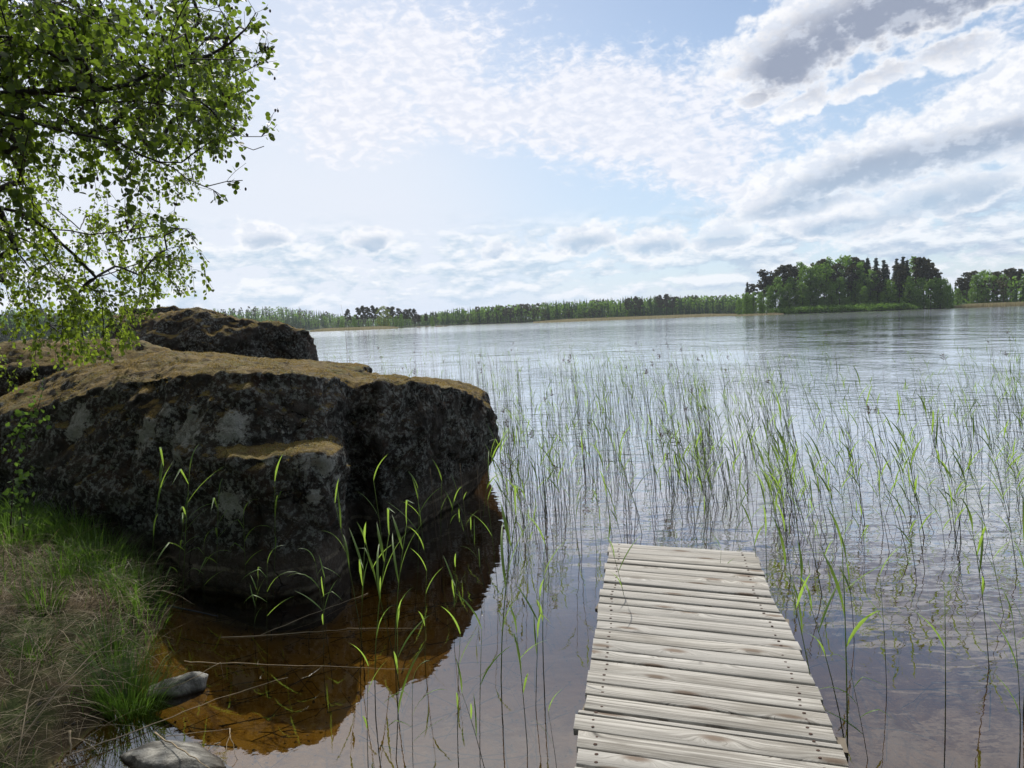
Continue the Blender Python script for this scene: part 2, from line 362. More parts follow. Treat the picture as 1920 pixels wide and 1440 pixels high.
# ---------------------------------------------------------------- boulders
def hull_rock(name, hulls, voxel, disp, mats, seed=0, smooth_it=4, lichen=(), cut_z=None):
    bm = bmesh.new()
    for pts in hulls:
        vs = [bm.verts.new(p) for p in pts]
        r = bmesh.ops.convex_hull(bm, input=vs)
        bmesh.ops.delete(bm, geom=[g for g in r['geom_interior'] if isinstance(g, bmesh.types.BMVert)], context='VERTS')
    bmesh.ops.recalc_face_normals(bm, faces=bm.faces)
    me = bpy.data.meshes.new('tmp'); bm.to_mesh(me); bm.free()
    ob = bpy.data.objects.new('tmp', me); C.objects.link(ob)
    md = ob.modifiers.new('r', 'REMESH'); md.mode = 'VOXEL'; md.voxel_size = voxel
    dg = bpy.context.evaluated_depsgraph_get(); dg.update()
    m2 = bpy.data.meshes.new_from_object(ob.evaluated_get(dg)); bpy.data.objects.remove(ob); bpy.data.meshes.remove(me)
    n = len(m2.vertices); co = np.empty(n*3); m2.vertices.foreach_get('co', co); co = co.reshape(-1, 3)
    ed = np.empty(len(m2.edges)*2, int); m2.edges.foreach_get('vertices', ed); ed = ed.reshape(-1, 2)
    def smooth(co, it):
        for _ in range(it):
            s = np.zeros_like(co); c = np.zeros(n)
            np.add.at(s, ed[:, 0], co[ed[:, 1]]); np.add.at(s, ed[:, 1], co[ed[:, 0]]); np.add.at(c, ed[:, 0], 1); np.add.at(c, ed[:, 1], 1)
            co = co*.4 + s/c[:, None]*.6
        return co
    co = smooth(co, smooth_it); m2.vertices.foreach_set('co', co.ravel()); m2.update()
    nr = np.empty(n*3); m2.vertices.foreach_get('normal', nr); nr = nr.reshape(-1, 3)
    off = Vector((seed*3.1, seed*7.7, seed*1.3)); a1, a2, a3 = disp; d = np.zeros(n)
    for i in range(n):
        p = Vector(co[i])+off; fl = 1.0 - .45*max(nr[i][2], 0)
        r1 = mnoise.fractal(p*.75, 1.0, 2.0, 3); r2 = 1-abs(mnoise.fractal(p*2.3, .9, 2.1, 4))*2.2; r3 = mnoise.fractal(p*9, .8, 2.2, 4)
        pw = p + mnoise.noise_vector(p*1.5)*.25; vd, vp = mnoise.voronoi(pw*1.5); e_ = vd[1]-vd[0]; cell = mnoise.cell(vp[0]*7.3)
        d[i] = a1*r1*fl + a2*(r2-.6)*fl + a3*r3 + (a2*.55*(cell-.5) - a2*.7*max(0, 1-e_/.10))*fl
        if co[i][2] < .42: d[i] *= .35 + .65*max(0, (co[i][2]-.15)/.27)
    co = co + nr*d[:, None]; m2.vertices.foreach_set('co', co.ravel())
    at = m2.attributes.new('lichen', 'FLOAT', 'POINT'); val = np.zeros(n)
    for (c, r) in lichen: val = np.maximum(val, np.clip(1.45-np.linalg.norm(co-np.array(c), axis=1)/r, 0, .9))
    at.data.foreach_set('value', val)
    m2.materials.clear(); m2.materials.append(mats)
    m2.polygons.foreach_set('use_smooth', [True]*len(m2.polygons)); m2.update(); m2.name = name
    return link(bpy.data.objects.new(name, m2))
def P3(lst, z=None): return [tuple(aty(*p)) for p in lst]
# front boulder: big domed body, stepped lower block, and the nose that runs out over the water
body = P3([(30, 728, 7.2), (130, 690, 6.9), (230, 668, 7.2), (300, 662, 7.3), (480, 680, 7.6), (640, 694, 7.8), (100, 790, 6.1), (250, 706, 5.85), (360, 698, 5.65), (480, 692, 5.55), (590, 698, 5.7), (655, 712, 6.2),
           (640, 900, 5.55), (380, 900, 5.2), (215, 940, 5.45), (20, 960, 6.1)]) + [(-5.4, 6.6, 1.05), (-5.6, 7.3, .2), (-5.5, 9.0, .2), (-5.2, 8.9, 1.1), (-3.6, 9.6, 1.55), (-1.9, 9.6, 1.4), (-1.9, 10, -.5), (-3.6, 9.8, -.6),
           (-4.6, 6.3, -.6), (-3.2, 5.75, -.7), (-2.2, 5.3, -.7), (-1.5, 5.7, -.7)]
block = P3([(375, 862, 5.25), (440, 856, 5.02), (555, 852, 4.95), (624, 850, 5.05), (644, 838, 5.4), (600, 832, 5.5), (400, 838, 5.5), (300, 900, 5.6), (650, 960, 5.4)]) + \
        [(-2.95, 5.6, .4), (-2.9, 5.9, -.7), (-2.35, 5.5, -.7), (-1.9, 5.35, -.7), (-1.65, 5.4, -.7), (-1.5, 5.6, -.7), (-1.45, 6.0, -.7), (-2.4, 5.04, .08), (-1.8, 4.83, .06), (-1.5, 4.95, .05), (-1.36, 5.3, .05), (-2, 6.2, .9)]
nose = P3([(700, 708, 6.15), (785, 712, 6.4), (860, 726, 7.05), (908, 750, 7.7), (936, 785, 8.3), (940, 835, 8.4), (705, 800, 6.0), (800, 800, 6.35), (880, 830, 7.3), (700, 712, 7.2), (640, 700, 8.0), (780, 706, 8.3), (870, 716, 8.8), (915, 736, 9.0)]) + \
       [(-1.18, 6.2, .04), (-.95, 6.45, .02), (-.66, 7.2, .02), (-.46, 8.0, .02), (-.36, 9.0, .02), (-1.45, 6.7, -.7), (-1.15, 7.5, -.7), (-.85, 8.6, -.7), (-.75, 9.3, -.7), (-.5, 9.9, .7), (-.6, 10.0, -.5), (-2.2, 10.2, -.5), (-2.2, 9.9, 1.2), (-1.2, 10, 1.05), (-2.2, 6.8, -.6), (-2.1, 6.9, 1.2)]
LIC = [((533, 795), 5.35, .15), ((515, 805), 5.35, .10), ((552, 798), 5.35, .10), ((758, 768), 5.9, .17), ((742, 745), 5.85, .11), ((815, 765), 6.15, .12), ((205, 765), 5.6, .14), ((150, 780), 6.0, .14), ((150, 800), 6, .15), ((255, 805), 5.5, .18), ((240, 830), 5.5, .15), ((340, 800), 5.4, .2),
       ((335, 830), 5.4, .18), ((430, 800), 5.35, .16), ((300, 770), 5.5, .10), ((495, 730), 5.35, .10), ((445, 940), 5.1, .16), ((560, 870), 5, .07), ((610, 870), 5.05, .10), ((590, 930), 5.0, .07), ((575, 860), 5.0, .10), ((500, 858), 5.0, .08), ((640, 905), 5.2, .08), ((700, 890), 5.8, .1), ((720, 850), 5.8, .14), ((780, 855), 6.1, .12), ((870, 790), 6.9, .13)]
fb = hull_rock('front_boulder', [body, block, nose], .028, (.06, .045, .022), M['rock'], 1, 3, [(tuple(aty(p[0], p[1], Y)), r) for (p, Y, r) in LIC])
tag(fb, 'huge dark boulder topped with brown moss, stepped front, standing in the shallows before the others', 'boulder', 'boulders on the shore')
back = P3([(205, 590, 12.4), (300, 583, 12.2), (385, 584, 12.2), (420, 594, 12.3), (250, 640, 11.8), (400, 640, 11.8), (480, 603, 12.2), (545, 608, 12.3), (578, 618, 12.5), (580, 632, 12.6), (572, 660, 12.6), (565, 690, 12.7)]) + \
       [(-7.6, 12.3, -.5), (-3.55, 12.7, -.6), (-3.6, 12.2, -.6), (-7.4, 11.6, .3), (-7.6, 14.5, 1.6), (-5, 15, 1.7), (-3.9, 14.5, 1.3), (-3.7, 14.5, -.5), (-7.6, 15, -.5), (-7.2, 13, 2.1), (-5.5, 14, 1.9)]
back2 = P3([(225, 578, 12.6), (310, 577, 12.6), (385, 579, 12.6), (415, 588, 12.7), (425, 640, 12.3), (220, 640, 12.4)]) + [(-7, 14, 2.1), (-5.2, 14, 2.1), (-4.8, 14, 1), (-7, 14, 1)]
bb = hull_rock('back_boulder', [back, back2], .05, (.05, .07, .03), M['rock'], 5, 2)
tag(bb, 'dark flat-topped boulder with a squared end, standing behind the mossy front boulder', 'boulder', 'boulders on the shore')
mid = P3([(-40, 640, 9.2), (20, 634, 9.2), (80, 630, 9.4), (170, 632, 9.6), (250, 634, 10), (300, 650, 10), (-40, 690, 8.7), (60, 690, 8.6), (200, 690, 8.9), (300, 700, 9.4)]) + \
      [(-7.5, 9, .2), (-3.8, 9.3, .2), (-7.6, 11.3, 1.4), (-5, 11.5, 1.4), (-7.6, 11.5, .2), (-4.3, 11.3, .2), (-7.2, 8.7, .1), (-4.2, 9, .0)]
mb = hull_rock('middle_boulder', [mid], .06, (.10, .07, .03), M['rock'], 9, 3)
tag(mb, 'low dark boulder with a lichen rim, half hidden behind hanging birch leaves', 'boulder', 'boulders on the shore')
mb.name = 'boulder'; fb.name = 'boulder'; bb.name = 'boulder'

# moss cushions: short tufts growing on the upward faces of the two biggest boulders
def moss(parent, n, smin, smax, ymax, lo):
    me = parent.data; b = MB(); tris = []
    P = [v.co.copy() for v in me.vertices]; N = [p.normal.copy() for p in me.polygons]; cand = [p for p in me.polygons if p.normal.z > lo and p.center.z > .7 and p.center.y < ymax]
    if not cand: return
    ar = [p.area for p in cand]
    for p in random.choices(cand, ar, k=n):
        c = p.center; f = mnoise.fractal(c*3.0+Vector((5, 5, 5)), 1, 2, 3) + (p.normal.z-lo)*1.2
        if f < .16 or mnoise.fractal(c*5.5, 1, 2, 3) > .33: continue
        w = [random.random() for _ in p.vertices]; s = sum(w); q = sum((P[v]*(a/s) for v, a in zip(p.vertices, w)), Vector())
        L = random.uniform(smin, smax); d = (p.normal*.55 + rv(.8)).normalized()
        if d.dot(p.normal) < .1: d = p.normal
        sd = d.cross(rv()).normalized()*L*.16; q = q - p.normal*.004
        b.add([tuple(q-sd), tuple(q+sd), tuple(q+d*L)], [(0, 1, 2)])
    o = b.build('moss', M['moss_tuft'], parent); o['kind'] = 'stuff'
moss(fb, 110000, .009, .024, 9.2, .58)
moss(bb, 14000, .015, .035, 14, .7)

def small_rock(name, c, sx, sy, sz, rz, tilt, seed, label, voxel=.012):
    rnd = random.Random(seed); pts = []
    for k in range(16):
        a = rnd.uniform(0, 6.283); e = rnd.uniform(-.5, 1)
        pts.append(Vector((math.cos(a)*math.sqrt(1-e*e*.8)*sx*rnd.uniform(.75, 1), math.sin(a)*math.sqrt(1-e*e*.8)*sy*rnd.uniform(.75, 1), e*sz)))
    mt = Matrix.Translation(c) @ Matrix.Rotation(rz, 4, 'Z') @ Matrix.Rotation(tilt, 4, 'Y')
    o = hull_rock(name, [[tuple(mt @ p) for p in pts]], voxel, (.02, .03, .012), M['stone_pale'], seed, 2)
    return tag(o, label, 'stone', 'stones in the shallows')
small_rock('shore_stone', (-1.56, 3.03, -.01), .36, .17, .07, R(-8), R(2), 3, 'flat pale grey stone lying in the shallow water nearest the camera')
small_rock('shore_stone', (-1.87, 3.64, -.02), .24, .12, .13, R(20), R(-14), 4, 'dark wedge-shaped stone by the bank, pointing up under a bent straw')

# ---------------------------------------------------------------- jetty
L_ = [55,82,112,145,175,210,250,290,330,372,418,465,517,572,628,690,752,820,892,968,1050,1085,1178]
R__ = [115,142,180,218,255,295,340,383,427,475,528,583,640,702,767,838,912,995,1078,1165,1250,1298,1400]
DZ = .25
ends = []
for a, b_ in zip(L_, R__):
    lx = np.interp(a, [55, 330, 572, 968, 1085, 1385], [298, 248, 212, 160, 130, 85]); rx = np.interp(b_, [115, 427, 583, 767, 995, 1165, 1400], [1175, 1295, 1385, 1475, 1570, 1640, 1735])
    ends.append((atz(1050+lx/3.2, 1000+a/3.2, DZ), atz(1050+rx/3.2, 1000+b_/3.2, DZ)))
while ends[-1][0].y > 1.1:
    a, b_ = ends[-1]; k = random.uniform(.95, 1.05)
    ends.append((a+Vector((-.0195, -.108, 0))*k, b_+Vector((-.0215, -.106, 0))*k))
dock = tag(empty('jetty', (.7, 3.6, 0)), 'weathered grey plank jetty running out over the shallow water', 'jetty')
dock.location = (0, 0, 0)
pl = MB(); nl = MB(); uvs = []
rj = random.Random(4)
for i in range(len(ends)-1):
    (a0, b0), (a1, b1) = ends[i], ends[i+1]
    gap = rj.choice([.007, .009, .011, .018, .010]); th = .028; dz = rj.uniform(-.003, .003)
    ea = rj.uniform(-.009, .008) + (.022 if i in (20, 21) else 0); eb = rj.uniform(-.009, .008); L = (b0-a0).length; n = 14; nw = 3
    dirx = (b0-a0).normalized(); a0 = a0-dirx*ea; a1 = a1-dirx*ea; b0 = b0+dirx*eb; b1 = b1+dirx*eb
    vs = []; uu = []; wv = rj.uniform(0, 99); tilt = rj.uniform(-.003, .003)
    # a plank: rounded top edges, slightly wavy sides, a faint cup and warp
    prof = [(0, -th), (0, -.004), (.004, 0.0), (.5, -.0012), (1-.004, 0.0), (1, -.004), (1, -th)]
    for k in range(n+1):
        s = k/n; p0 = a0.lerp(b0, s); p1 = a1.lerp(b1, s); w = (p1-p0); wl = w.length; wd = w.normalized()
        g0 = gap/2 + .0018*mnoise.noise(Vector((s*5, wv, 0))); g1 = gap/2 + .0018*mnoise.noise(Vector((s*5, wv, 9)))
        q0 = p0+wd*g0; q1 = p1-wd*g1; warp = .0025*mnoise.noise(Vector((s*2, wv, 3)))
        for (f, z) in prof:
            f2 = f if f in (0, 1, .5) else (f*0+ (.004/wl if f < .5 else 1-.004/wl))
            vs.append(tuple(q0.lerp(q1, f2) + Vector((0, 0, z+dz+warp+tilt*(f-.5)*2)))); uu.append((s*L, f2*wl))
    fs = []; m_n = len(prof)
    for k in range(n):
        for j in range(m_n-1): fs.append((k*m_n+j, k*m_n+j+1, (k+1)*m_n+j+1, (k+1)*m_n+j))
        fs.append((k*m_n+m_n-1, k*m_n, (k+1)*m_n, (k+1)*m_n+m_n-1))
    fs.append(tuple(range(m_n-1, -1, -1))); fs.append(tuple(n*m_n+j for j in range(m_n)))
    base = len(pl.v); pl.add(vs, fs); uvs += uu
    for s in (.075, .91):
        for f in (.28, .72):
            if rj.random() < .07: continue
            p = a0.lerp(b0, s+rj.uniform(-.008, .008)).lerp(a1.lerp(b1, s), f) + Vector((0, 0, dz+.0012)); r = rj.uniform(.0045, .0065)
            pts = [(p.x+r*1.25*math.cos(t6*math.pi/3), p.y+r*math.sin(t6*math.pi/3), p.z) for t6 in range(6)]
            low = [(q[0], q[1], q[2]-.006) for q in pts]
            nl.add(pts+low, [tuple(range(6)), tuple(range(11, 5, -1))] + [(k6, k6+6, (k6+1) % 6+6, (k6+1) % 6) for k6 in range(6)])
uvs += [(0, 0)]*len(nl.v); pl.add(nl.v, nl.f, 1)
me = pl.mesh('decking', [M['wood'], M['nail']], True); uvl = me.uv_layers.new(name='UVMap')
li = np.empty(len(me.loops), int); me.loops.foreach_get('vertex_index', li); ua = np.array(uvs)[li]; uvl.data.foreach_set('uv', ua.ravel())
bmx = bmesh.new(); bmx.from_mesh(me); bmesh.ops.recalc_face_normals(bmx, faces=bmx.faces)
for e in bmx.edges:
    if len(e.link_faces) == 2 and e.calc_face_angle(0) > 1.0: e.smooth = False
bmx.to_mesh(me); bmx.free()
link(bpy.data.objects.new('decking', me), dock)
# long bearers under the planks, cross beams whose ends stick out, and posts in the water
fa, fb2 = ends[1][0], ends[1][1]; na_, nb_ = ends[-1][0], ends[-1][1]
for s in (.09, .90):
    p0 = fa.lerp(fb2, s); p1 = na_.lerp(nb_, s); d = (p1-p0); c = (p0+p1)/2 - Vector((0, 0, .032+.055))
    b = MB(); b.box(c, .045, d.length, .105, ax=Vector((d.y, -d.x, 0)).normalized(), ay=d.normalized()); b.build('bearer', M['beam'], dock)
for k in (9.2, 19.3, 26.0):
    i = int(k); a, b_ = ends[i]; d = (b_-a).normalized(); c = (a+b_)/2 - Vector((0, 0, .031+.012+.004)); L = (b_-a).length + .05
    c = c + Vector((-.0, -.055, 0))
    # laid on edge strips of the same weathered wood, seen only at their ends
    bm_ = MB(); bm_.box(c - Vector((0, 0, .0)), L, .10 if k > 10 else .12, .022, ax=d, ay=Vector((-d.y, d.x, 0))); o = bm_.build('cross_beam', M['beam'], dock)
for k in (2, 12, 22):
    for s in (.04, .96):
        a, b_ = ends[k]; p = a.lerp(b_, s); b = MB(); b.tube([(p.x, p.y, -1.0), (p.x, p.y, DZ-.16), (p.x, p.y, DZ-.034)], .035, 10); b.build('post', M['beam'], dock)

# ---------------------------------------------------------------- reeds
def reed_parts(rnd, h, lean, nleaf, old=False, leafscale=1.0, droop=.5, thick=1.0, seg=7, ring=4):
    """stem and blades of one reed rooted at the origin (below water), leaning along +x"""
    st = MB(); lf = MB(); pts = []; rad = []
    bx = rnd.uniform(-.03, .03); by = rnd.uniform(-.04, .04)
    for k in range(seg+1):
        s = k/seg; x = h*(math.sin(lean)*s**1.5) + bx*math.sin(s*3.1); z = h*s*math.cos(lean*s) ; y = by*math.sin(s*2.5)
        pts.append(Vector((x, y, z))); rad.append((.0027*(1-.7*s)+.0004)*thick)
    st.tube(pts, rad, ring)
    def at(s):
        q = s*seg; i = min(int(q), seg-1); return pts[i].lerp(pts[i+1], q-i)
    if old:
        if rnd.random() < .12:      # a shrunken brown plume
            top = pts[-1]
            for k in range(16):
                d = Vector((rnd.uniform(-.6, .9), rnd.uniform(-.5, .5), rnd.uniform(-.1, 1))).normalized(); L = rnd.uniform(.03, .08)
                p = top - Vector((0, 0, rnd.uniform(0, .08))); lf.blade([p, p+d*L*.5, p+d*L+Vector((0, 0, -.01))], [.004, .006], d.cross(Vector((.3, 1, .1))).normalized())
        return st, lf
    a0 = rnd.uniform(0, 6.28)
    for k in range(nleaf):
        s = 1.0 - .52*(k/max(nleaf, 1))*rnd.uniform(.8, 1.1) if k else 1.0
        p = at(min(s, 1)); L = rnd.uniform(.18, .34)*leafscale*(.75 if k == 0 else 1)
        a = a0 + (k % 2)*math.pi + rnd.uniform(-.5, .5); out = Vector((math.cos(a), math.sin(a)*.8, 0)); out = (out + Vector((.35, 0, 0))).normalized()
        up = (rnd.uniform(2.0, 5.0) if droop < .6 else rnd.uniform(1.0, 2.6)) if k else 7.0
        d = (out + Vector((0, 0, up))).normalized(); q = [p]; n = 6; dr = rnd.uniform(.02, .24)*droop
        kink = rnd.randint(2, 4) if rnd.random() < .16*droop*2 else 99
        for j in range(n):
            d = (d + Vector((out.x*.12, out.y*.12, -dr*(.4+j*.32)))).normalized()
            if j == kink: d = (d + Vector((out.x*.6, out.y*.6, -1.0))).normalized()
            q.append(q[-1]+d*L/n)
        w = [x*leafscale*rnd.uniform(.85, 1.2) for x in (.003, .008, .0105, .0095, .0075, .0045)]
        sd = out.cross(Vector((0, 0, 1))); sd = (sd*rnd.uniform(.5, 1) + Vector((out.x, out.y, 0))*rnd.uniform(-.7, .7)).normalized()
        lf.blade(q, w, sd)
    return st, lf
rr_ = random.Random(21)
VAR = []
for k in range(16):
    old = k >= 12
    lean = [.02, .1, .2, .3, .12, .05, .16, .24, .08, .35, .18, .12][k] if not old else [.03, .1, .2, .06][k-12]
    st, lf = reed_parts(rr_, 1.0, lean, [3, 4, 4, 3, 5, 2, 4, 5, 3, 4, 3, 6][k] if not old else 0, old, 1.0, [.15, .3, .2, .3, 1.3, .2, .35, .45, .2, .5, .15, .95][k] if not old else 0)
    VAR.append((st.mesh('stem', M['old_stem' if old else 'stem'], True), lf.mesh('foliage', M['plume' if old else 'reed_leaf'], True) if lf.v else None, old, lean))
def put_reed(x, y, h, rz, var, label, group, tiltx=0.0):
    sm_, lm_, old, lean = VAR[var]
    zb = -.35; e = empty('reed' if not old else 'dead_reed', (x, y, zb)); hh = h-zb
    e.scale = (max(hh, .55), max(hh, .55), hh); e.rotation_euler = (tiltx, 0, rz)
    s = bpy.data.objects.new('stem', sm_); link(s, e)
    if lm_: link(bpy.data.objects.new('foliage' if not old else 'plume', lm_), e)
    return tag(e, label, 'reed', group)
# the nearest reeds, each where it stands: foot (x, y), tip (x, y), kind of reed
NEAR = [((278, 1110), (297, 868), 7, 'slim reed by the bank, bright single tip against the boulder'), ((335, 1130), (352, 880), 11, 'tallest bushy reed with arching blades in front of the stepped boulder'), ((318, 1125), (345, 960), 11, None),
 ((398, 1120), (402, 935), 11, 'reed with pale folded blades beside the bushy one'), ((452, 1125), (447, 965), 4, None), ((500, 1130), (508, 905), 1, 'thin upright reed crossing the lower rock face'), ((372, 1140), (372, 1020), 4, None), ((490, 1215), (488, 1060), 4, 'reed with drooping tip where boulder and bank water meet'),
 ((462, 1190), (455, 1090), 7, None), ((595, 1230), (592, 1085), 6, None), ((623, 1190), (600, 1050), 4, None), ((693, 1345), (697, 1000), 7, 'vivid green reed with upright blades, left of a matching pair'), ((732, 1295), (728, 985), 7, 'vivid green reed with upright blades, right of a matching pair'),
 ((660, 1260), (664, 1015), 2, None), ((684, 1180), (640, 940), 6, None), ((754, 1225), (700, 1010), 2, None), ((800, 1250), (800, 1070), 0, None), ((836, 1210), (833, 1060), 2, None), ((694, 1440), (690, 1250), 0, 'wide single green blade rising near the bottom edge'), ((724, 1425), (738, 1175), 1, None),
 ((762, 1440), (757, 1290), 4, None), ((865, 1440), (863, 1190), 0, None), ((905, 1030), (850, 940), 3, None), ((932, 1360), (930, 960), 7, 'tall reed with a broad yellow-green blade at the end of the boulder'), ((985, 1330), (985, 1120), 2, None), ((945, 1440), (895, 1290), 3, None),
 ((898, 1440), (899, 1180), 5, None), ((1010, 1400), (1000, 1180), 2, None), ((1025, 1300), (1020, 1020), 0, None), ((1048, 1440), (1025, 1335), 5, None), ((1208, 1195), (1178, 1010), 9, 'leaning reed showing over the far end of the jetty planks, left one'), ((1345, 1125), (1350, 1030), 5, 'short reed showing over the far end of the jetty planks, right one'),
 ((1270, 1300), (1262, 1248), 5, 'tiny green blade poking up through the jetty planks'), ((1440, 1110), (1410, 930), 2, None), ((1448, 1090), (1445, 880), 1, None), ((1620, 1400), (1555, 1090), 9, None), ((1608, 1440), (1610, 1020), 2, 'bright-bladed reed rising from the water right of the jetty'),
 ((1570, 1370), (1515, 1060), 3, None), ((1665, 1300), (1655, 1080), 5, None), ((1775, 1390), (1778, 1110), 5, 'lone bare reed in open water right of the jetty'), ((1640, 1420), (1590, 1250), 4, None), ((1910, 1330), (1915, 1010), 0, None), ((1880, 1250), (1840, 980), 9, None), ((1905, 1150), (1850, 990), 3, None),
 ((1925, 1440), (1918, 1150), 7, None), ((1745, 1010), (1690, 775), 10, None), ((1775, 1000), (1700, 880), 3, None), ((1515, 1070), (1480, 790), 10, None), ((1625, 960), (1615, 750), 8, None), ((1800, 990), (1745, 770), 9, None), ((1665, 880), (1630, 720), 3, None), ((1590, 1110), (1545, 1000), 3, None), ((1610, 1200), (1600, 1010), 6, None)]
placed = 0
def reed_from_pixels(bx, by, tx, ty, var, label, group):
    p = atz(bx, by, 0.0); d = p.y
    tip = aty(tx, ty, d)                          # tip in the plane through the foot
    h = max(tip.z, .12); dx = tip.x-p.x; lean = VAR[var][3]
    mesh_dx = max(h+.35, .55)*math.sin(lean)      # what the variant leans by itself
    side = 1 if dx > 0 else -1
    e = put_reed(p.x, p.y, h, (0 if side > 0 else math.pi) + random.uniform(-.35, .35), var, label, group)
    extra = math.atan2(abs(dx)-mesh_dx*.9, h+.35)
    ry = Matrix.Rotation(extra*side, 3, 'Y') @ Matrix.Rotation(e.rotation_euler.z, 3, 'Z')
    e.rotation_euler = ry.to_euler(); e.location.x -= math.tan(extra*side)*.35*.9
    return e
for (bx, by), (tx, ty), v, lab in NEAR:
    side_g = 'slender green reeds in the water in front of the boulder' if bx < 960 else ('green reeds in the open water beside the jetty' if bx > 1100 else 'green reeds between boulder and jetty')
    side_l = {'s': 'green reed in the still water in front of the boulder', 'b': 'green reed between the end of the boulder and the jetty', 'j': 'green reed in rippled water close beside the jetty'}[('s' if bx < 960 else ('j' if bx > 1100 else 'b'))]
    reed_from_pixels(bx, by, tx, ty, v, lab or side_l, side_g); placed += 1
# the reed bed beyond
def inrock(x, y):
    return (x < -.15 and y > 4 and y < 10.4 and x > -6.2 and not (x > -1.0 and y < 6.2)) or (x < -3.2 and y > 11 and y < 15.5)
def lean_at(px): return np.interp(px, [600, 1000, 1250, 1500, 1920], [.03, .05, .14, .26, .2])
bed = []
rb = random.Random(99)
def density(px, py):
    d = np.interp(py, [655, 668, 700, 760, 830, 900, 960, 1010, 1060, 1440], [0, .8, 1.0, .95, .8, .62, .45, .22, .08, .0])
    if px > 1500 and py < 990: d *= .55
    if px > 1580 and py < 775: d *= np.interp(px, [1580, 1640, 1780, 1860], [.15, .05, .15, .9])
    elif 1560 < px < 1700 and py < 900: d *= .6
    if 930 < px < 1080: d *= 1.35
    if px < 930: d *= np.interp(py, [655, 690, 720], [1.25, 1.1, .7])
    if px > 1440 and py > 1000: d *= .8
    cl = mnoise.noise(Vector((px/70, py/22, 1.3)))
    return d*max(.06, .55+cl*2.3)
tries = 0
while len(bed) < 2300 and tries < 200000:
    tries += 1
    px = rb.uniform(570, 2240); py = rb.uniform(655, 1120)
    # sampling is uniform in the view, so thin the far rows for an even stand
    if rb.random() > density(px, py)*np.interp(py, [655, 700, 800, 900, 1000], [.35, .6, .7, .62, .55]): continue
    p = atz(px, py + .0355*0, 0)
    if p.y > 38 or p.y < 3.2 or inrock(p.x, p.y): continue
    if .1 < p.x < 1.9 and p.y < 5.4: continue
    bed.append((p.y, p.x, px, py))
bed.sort()
far_st = MB(); far_lf = MB(); far_old = MB(); far_pl = MB(); nfar = 0
for i, (y, x, px, py) in enumerate(bed):
    lean = lean_at(px); old = rb.random() < np.interp(px, [600, 1300, 1700], [.42, .30, .12])
    h = rb.uniform(.35, .9) + (rb.uniform(0, .2) if not old else rb.uniform(.0, .4)*(y > 9)); 
    if y < 7: h *= .85
    if i < 300-placed:
        v = rb.choice([12, 13, 15]) if old else (rb.choice([0, 1, 5, 8, 6]) if lean < .12 else rb.choice([1, 2, 10, 7, 3, 6]))
        e = put_reed(x, y, h, math.pi+rb.uniform(-.6, .6) if rb.random() < .62+lean*1.3 else rb.uniform(-.8, .8), v,
                     'bare brown dead reed stem standing in the reed bed' if old else 'green reed standing in the nearer part of the reed bed', 'dead stems in the reed bed' if old else 'green reeds in the nearer reed bed')
    else:
        lam = lean*rb.uniform(.4, 1.5)
        st, lf = reed_parts(rb, h+.1, lam, rb.randint(1, 3), old, .85, .4, 1.0, 4 if y > 12 else 6, 3)
        a = math.pi + rb.uniform(-.5, .5); ca, sa = math.cos(a), math.sin(a)
        for src, dst in ((st, far_old if old else far_st), (lf, far_pl if old else far_lf)):
            if src.v: dst.add([(x+ca*q[0]-sa*q[1], y+sa*q[0]+ca*q[1], q[2]-.1) for q in src.v], src.f)
for mb_, mt, nm, lab in ((far_st, [M['stem'], M['reed_leaf']], 'reed_bed', 'loose stand of young green reeds spreading over the shallows'), (far_old, [M['old_stem'], M['plume']], 'dead_reed_bed', 'scattered brown stems of last year\'s reeds among the green ones')):
    ex = far_lf if nm == 'reed_bed' else far_pl
    mb_.add(ex.v, ex.f, 1)
    tag(mb_.build(nm, mt, None, True), lab, 'reeds', kind='stuff')
# taller plumed reeds seen over the moss of the front boulder
for (bx, by), (tx, ty), v in [((650, 690), (612, 572), 12), ((660, 692), (640, 640), 13), ((690, 690), (655, 622), 12), ((486, 700), (465, 578), 15), ((850, 700), (851, 676), 5), ((925, 700), (905, 632), 14)]:
    p = atz(bx, by, 0)
    if bx == 486: p = Vector((-4.6, 16.2, 0))
    tip = aty(tx, ty, p.y)
    put_reed(p.x, p.y, tip.z, math.pi, v, 'tall dead reed with a feathery plume seen over the back of the mossy boulder', 'tall plumed reeds behind the boulders')
# dead stalks floating or lying bent in the shallow water and over the stones
def stalk(pts, r, label, m='stick'):
    b = MB(); P_ = [Vector(p) for p in pts]; q = []
    for i in range(len(P_)-1):
        for k in range(5):
            s = k/5; q.append(P_[i].lerp(P_[i+1], s) + rv(.006)*Vector((1, 1, .3)).length*.5)
    q.append(P_[-1]); b.tube(q, [max(.0012, r*.72*(1-.75*i/len(q))) for i in range(len(q))], 5)
    return tag(b.build('straw', M[m], None, True), label, 'straw')
stalk([atz(415, 1195, .004), atz(560, 1187, .006), atz(650, 1179, .008)], .006, 'pale floating straw lying level in front of the boulder')
stalk([atz(650, 1179, .004), atz(790, 1178, .004)], .0025, 'thin brown straw floating end to end with the pale one')
stalk([atz(345, 1240, .006), atz(410, 1243, .01), atz(560, 1248, .006), atz(770, 1254, .004)], .005, 'long golden straw floating across the brown water')
stalk([atz(280, 1295, .05), atz(345, 1282, .09), atz(412, 1243, .13)], .004, 'bent straw resting on the wedge-shaped stone')
stalk([atz(412, 1243, .13), atz(420, 1270, .0)], .003, 'broken straw end hanging into the water beside the wedge stone')
stalk([atz(120, 1420, .03), atz(240, 1375, .02), atz(345, 1335, .012), atz(420, 1305, .006), atz(540, 1270, .004)], .0045, 'long straw running from the bank past the wedge stone')
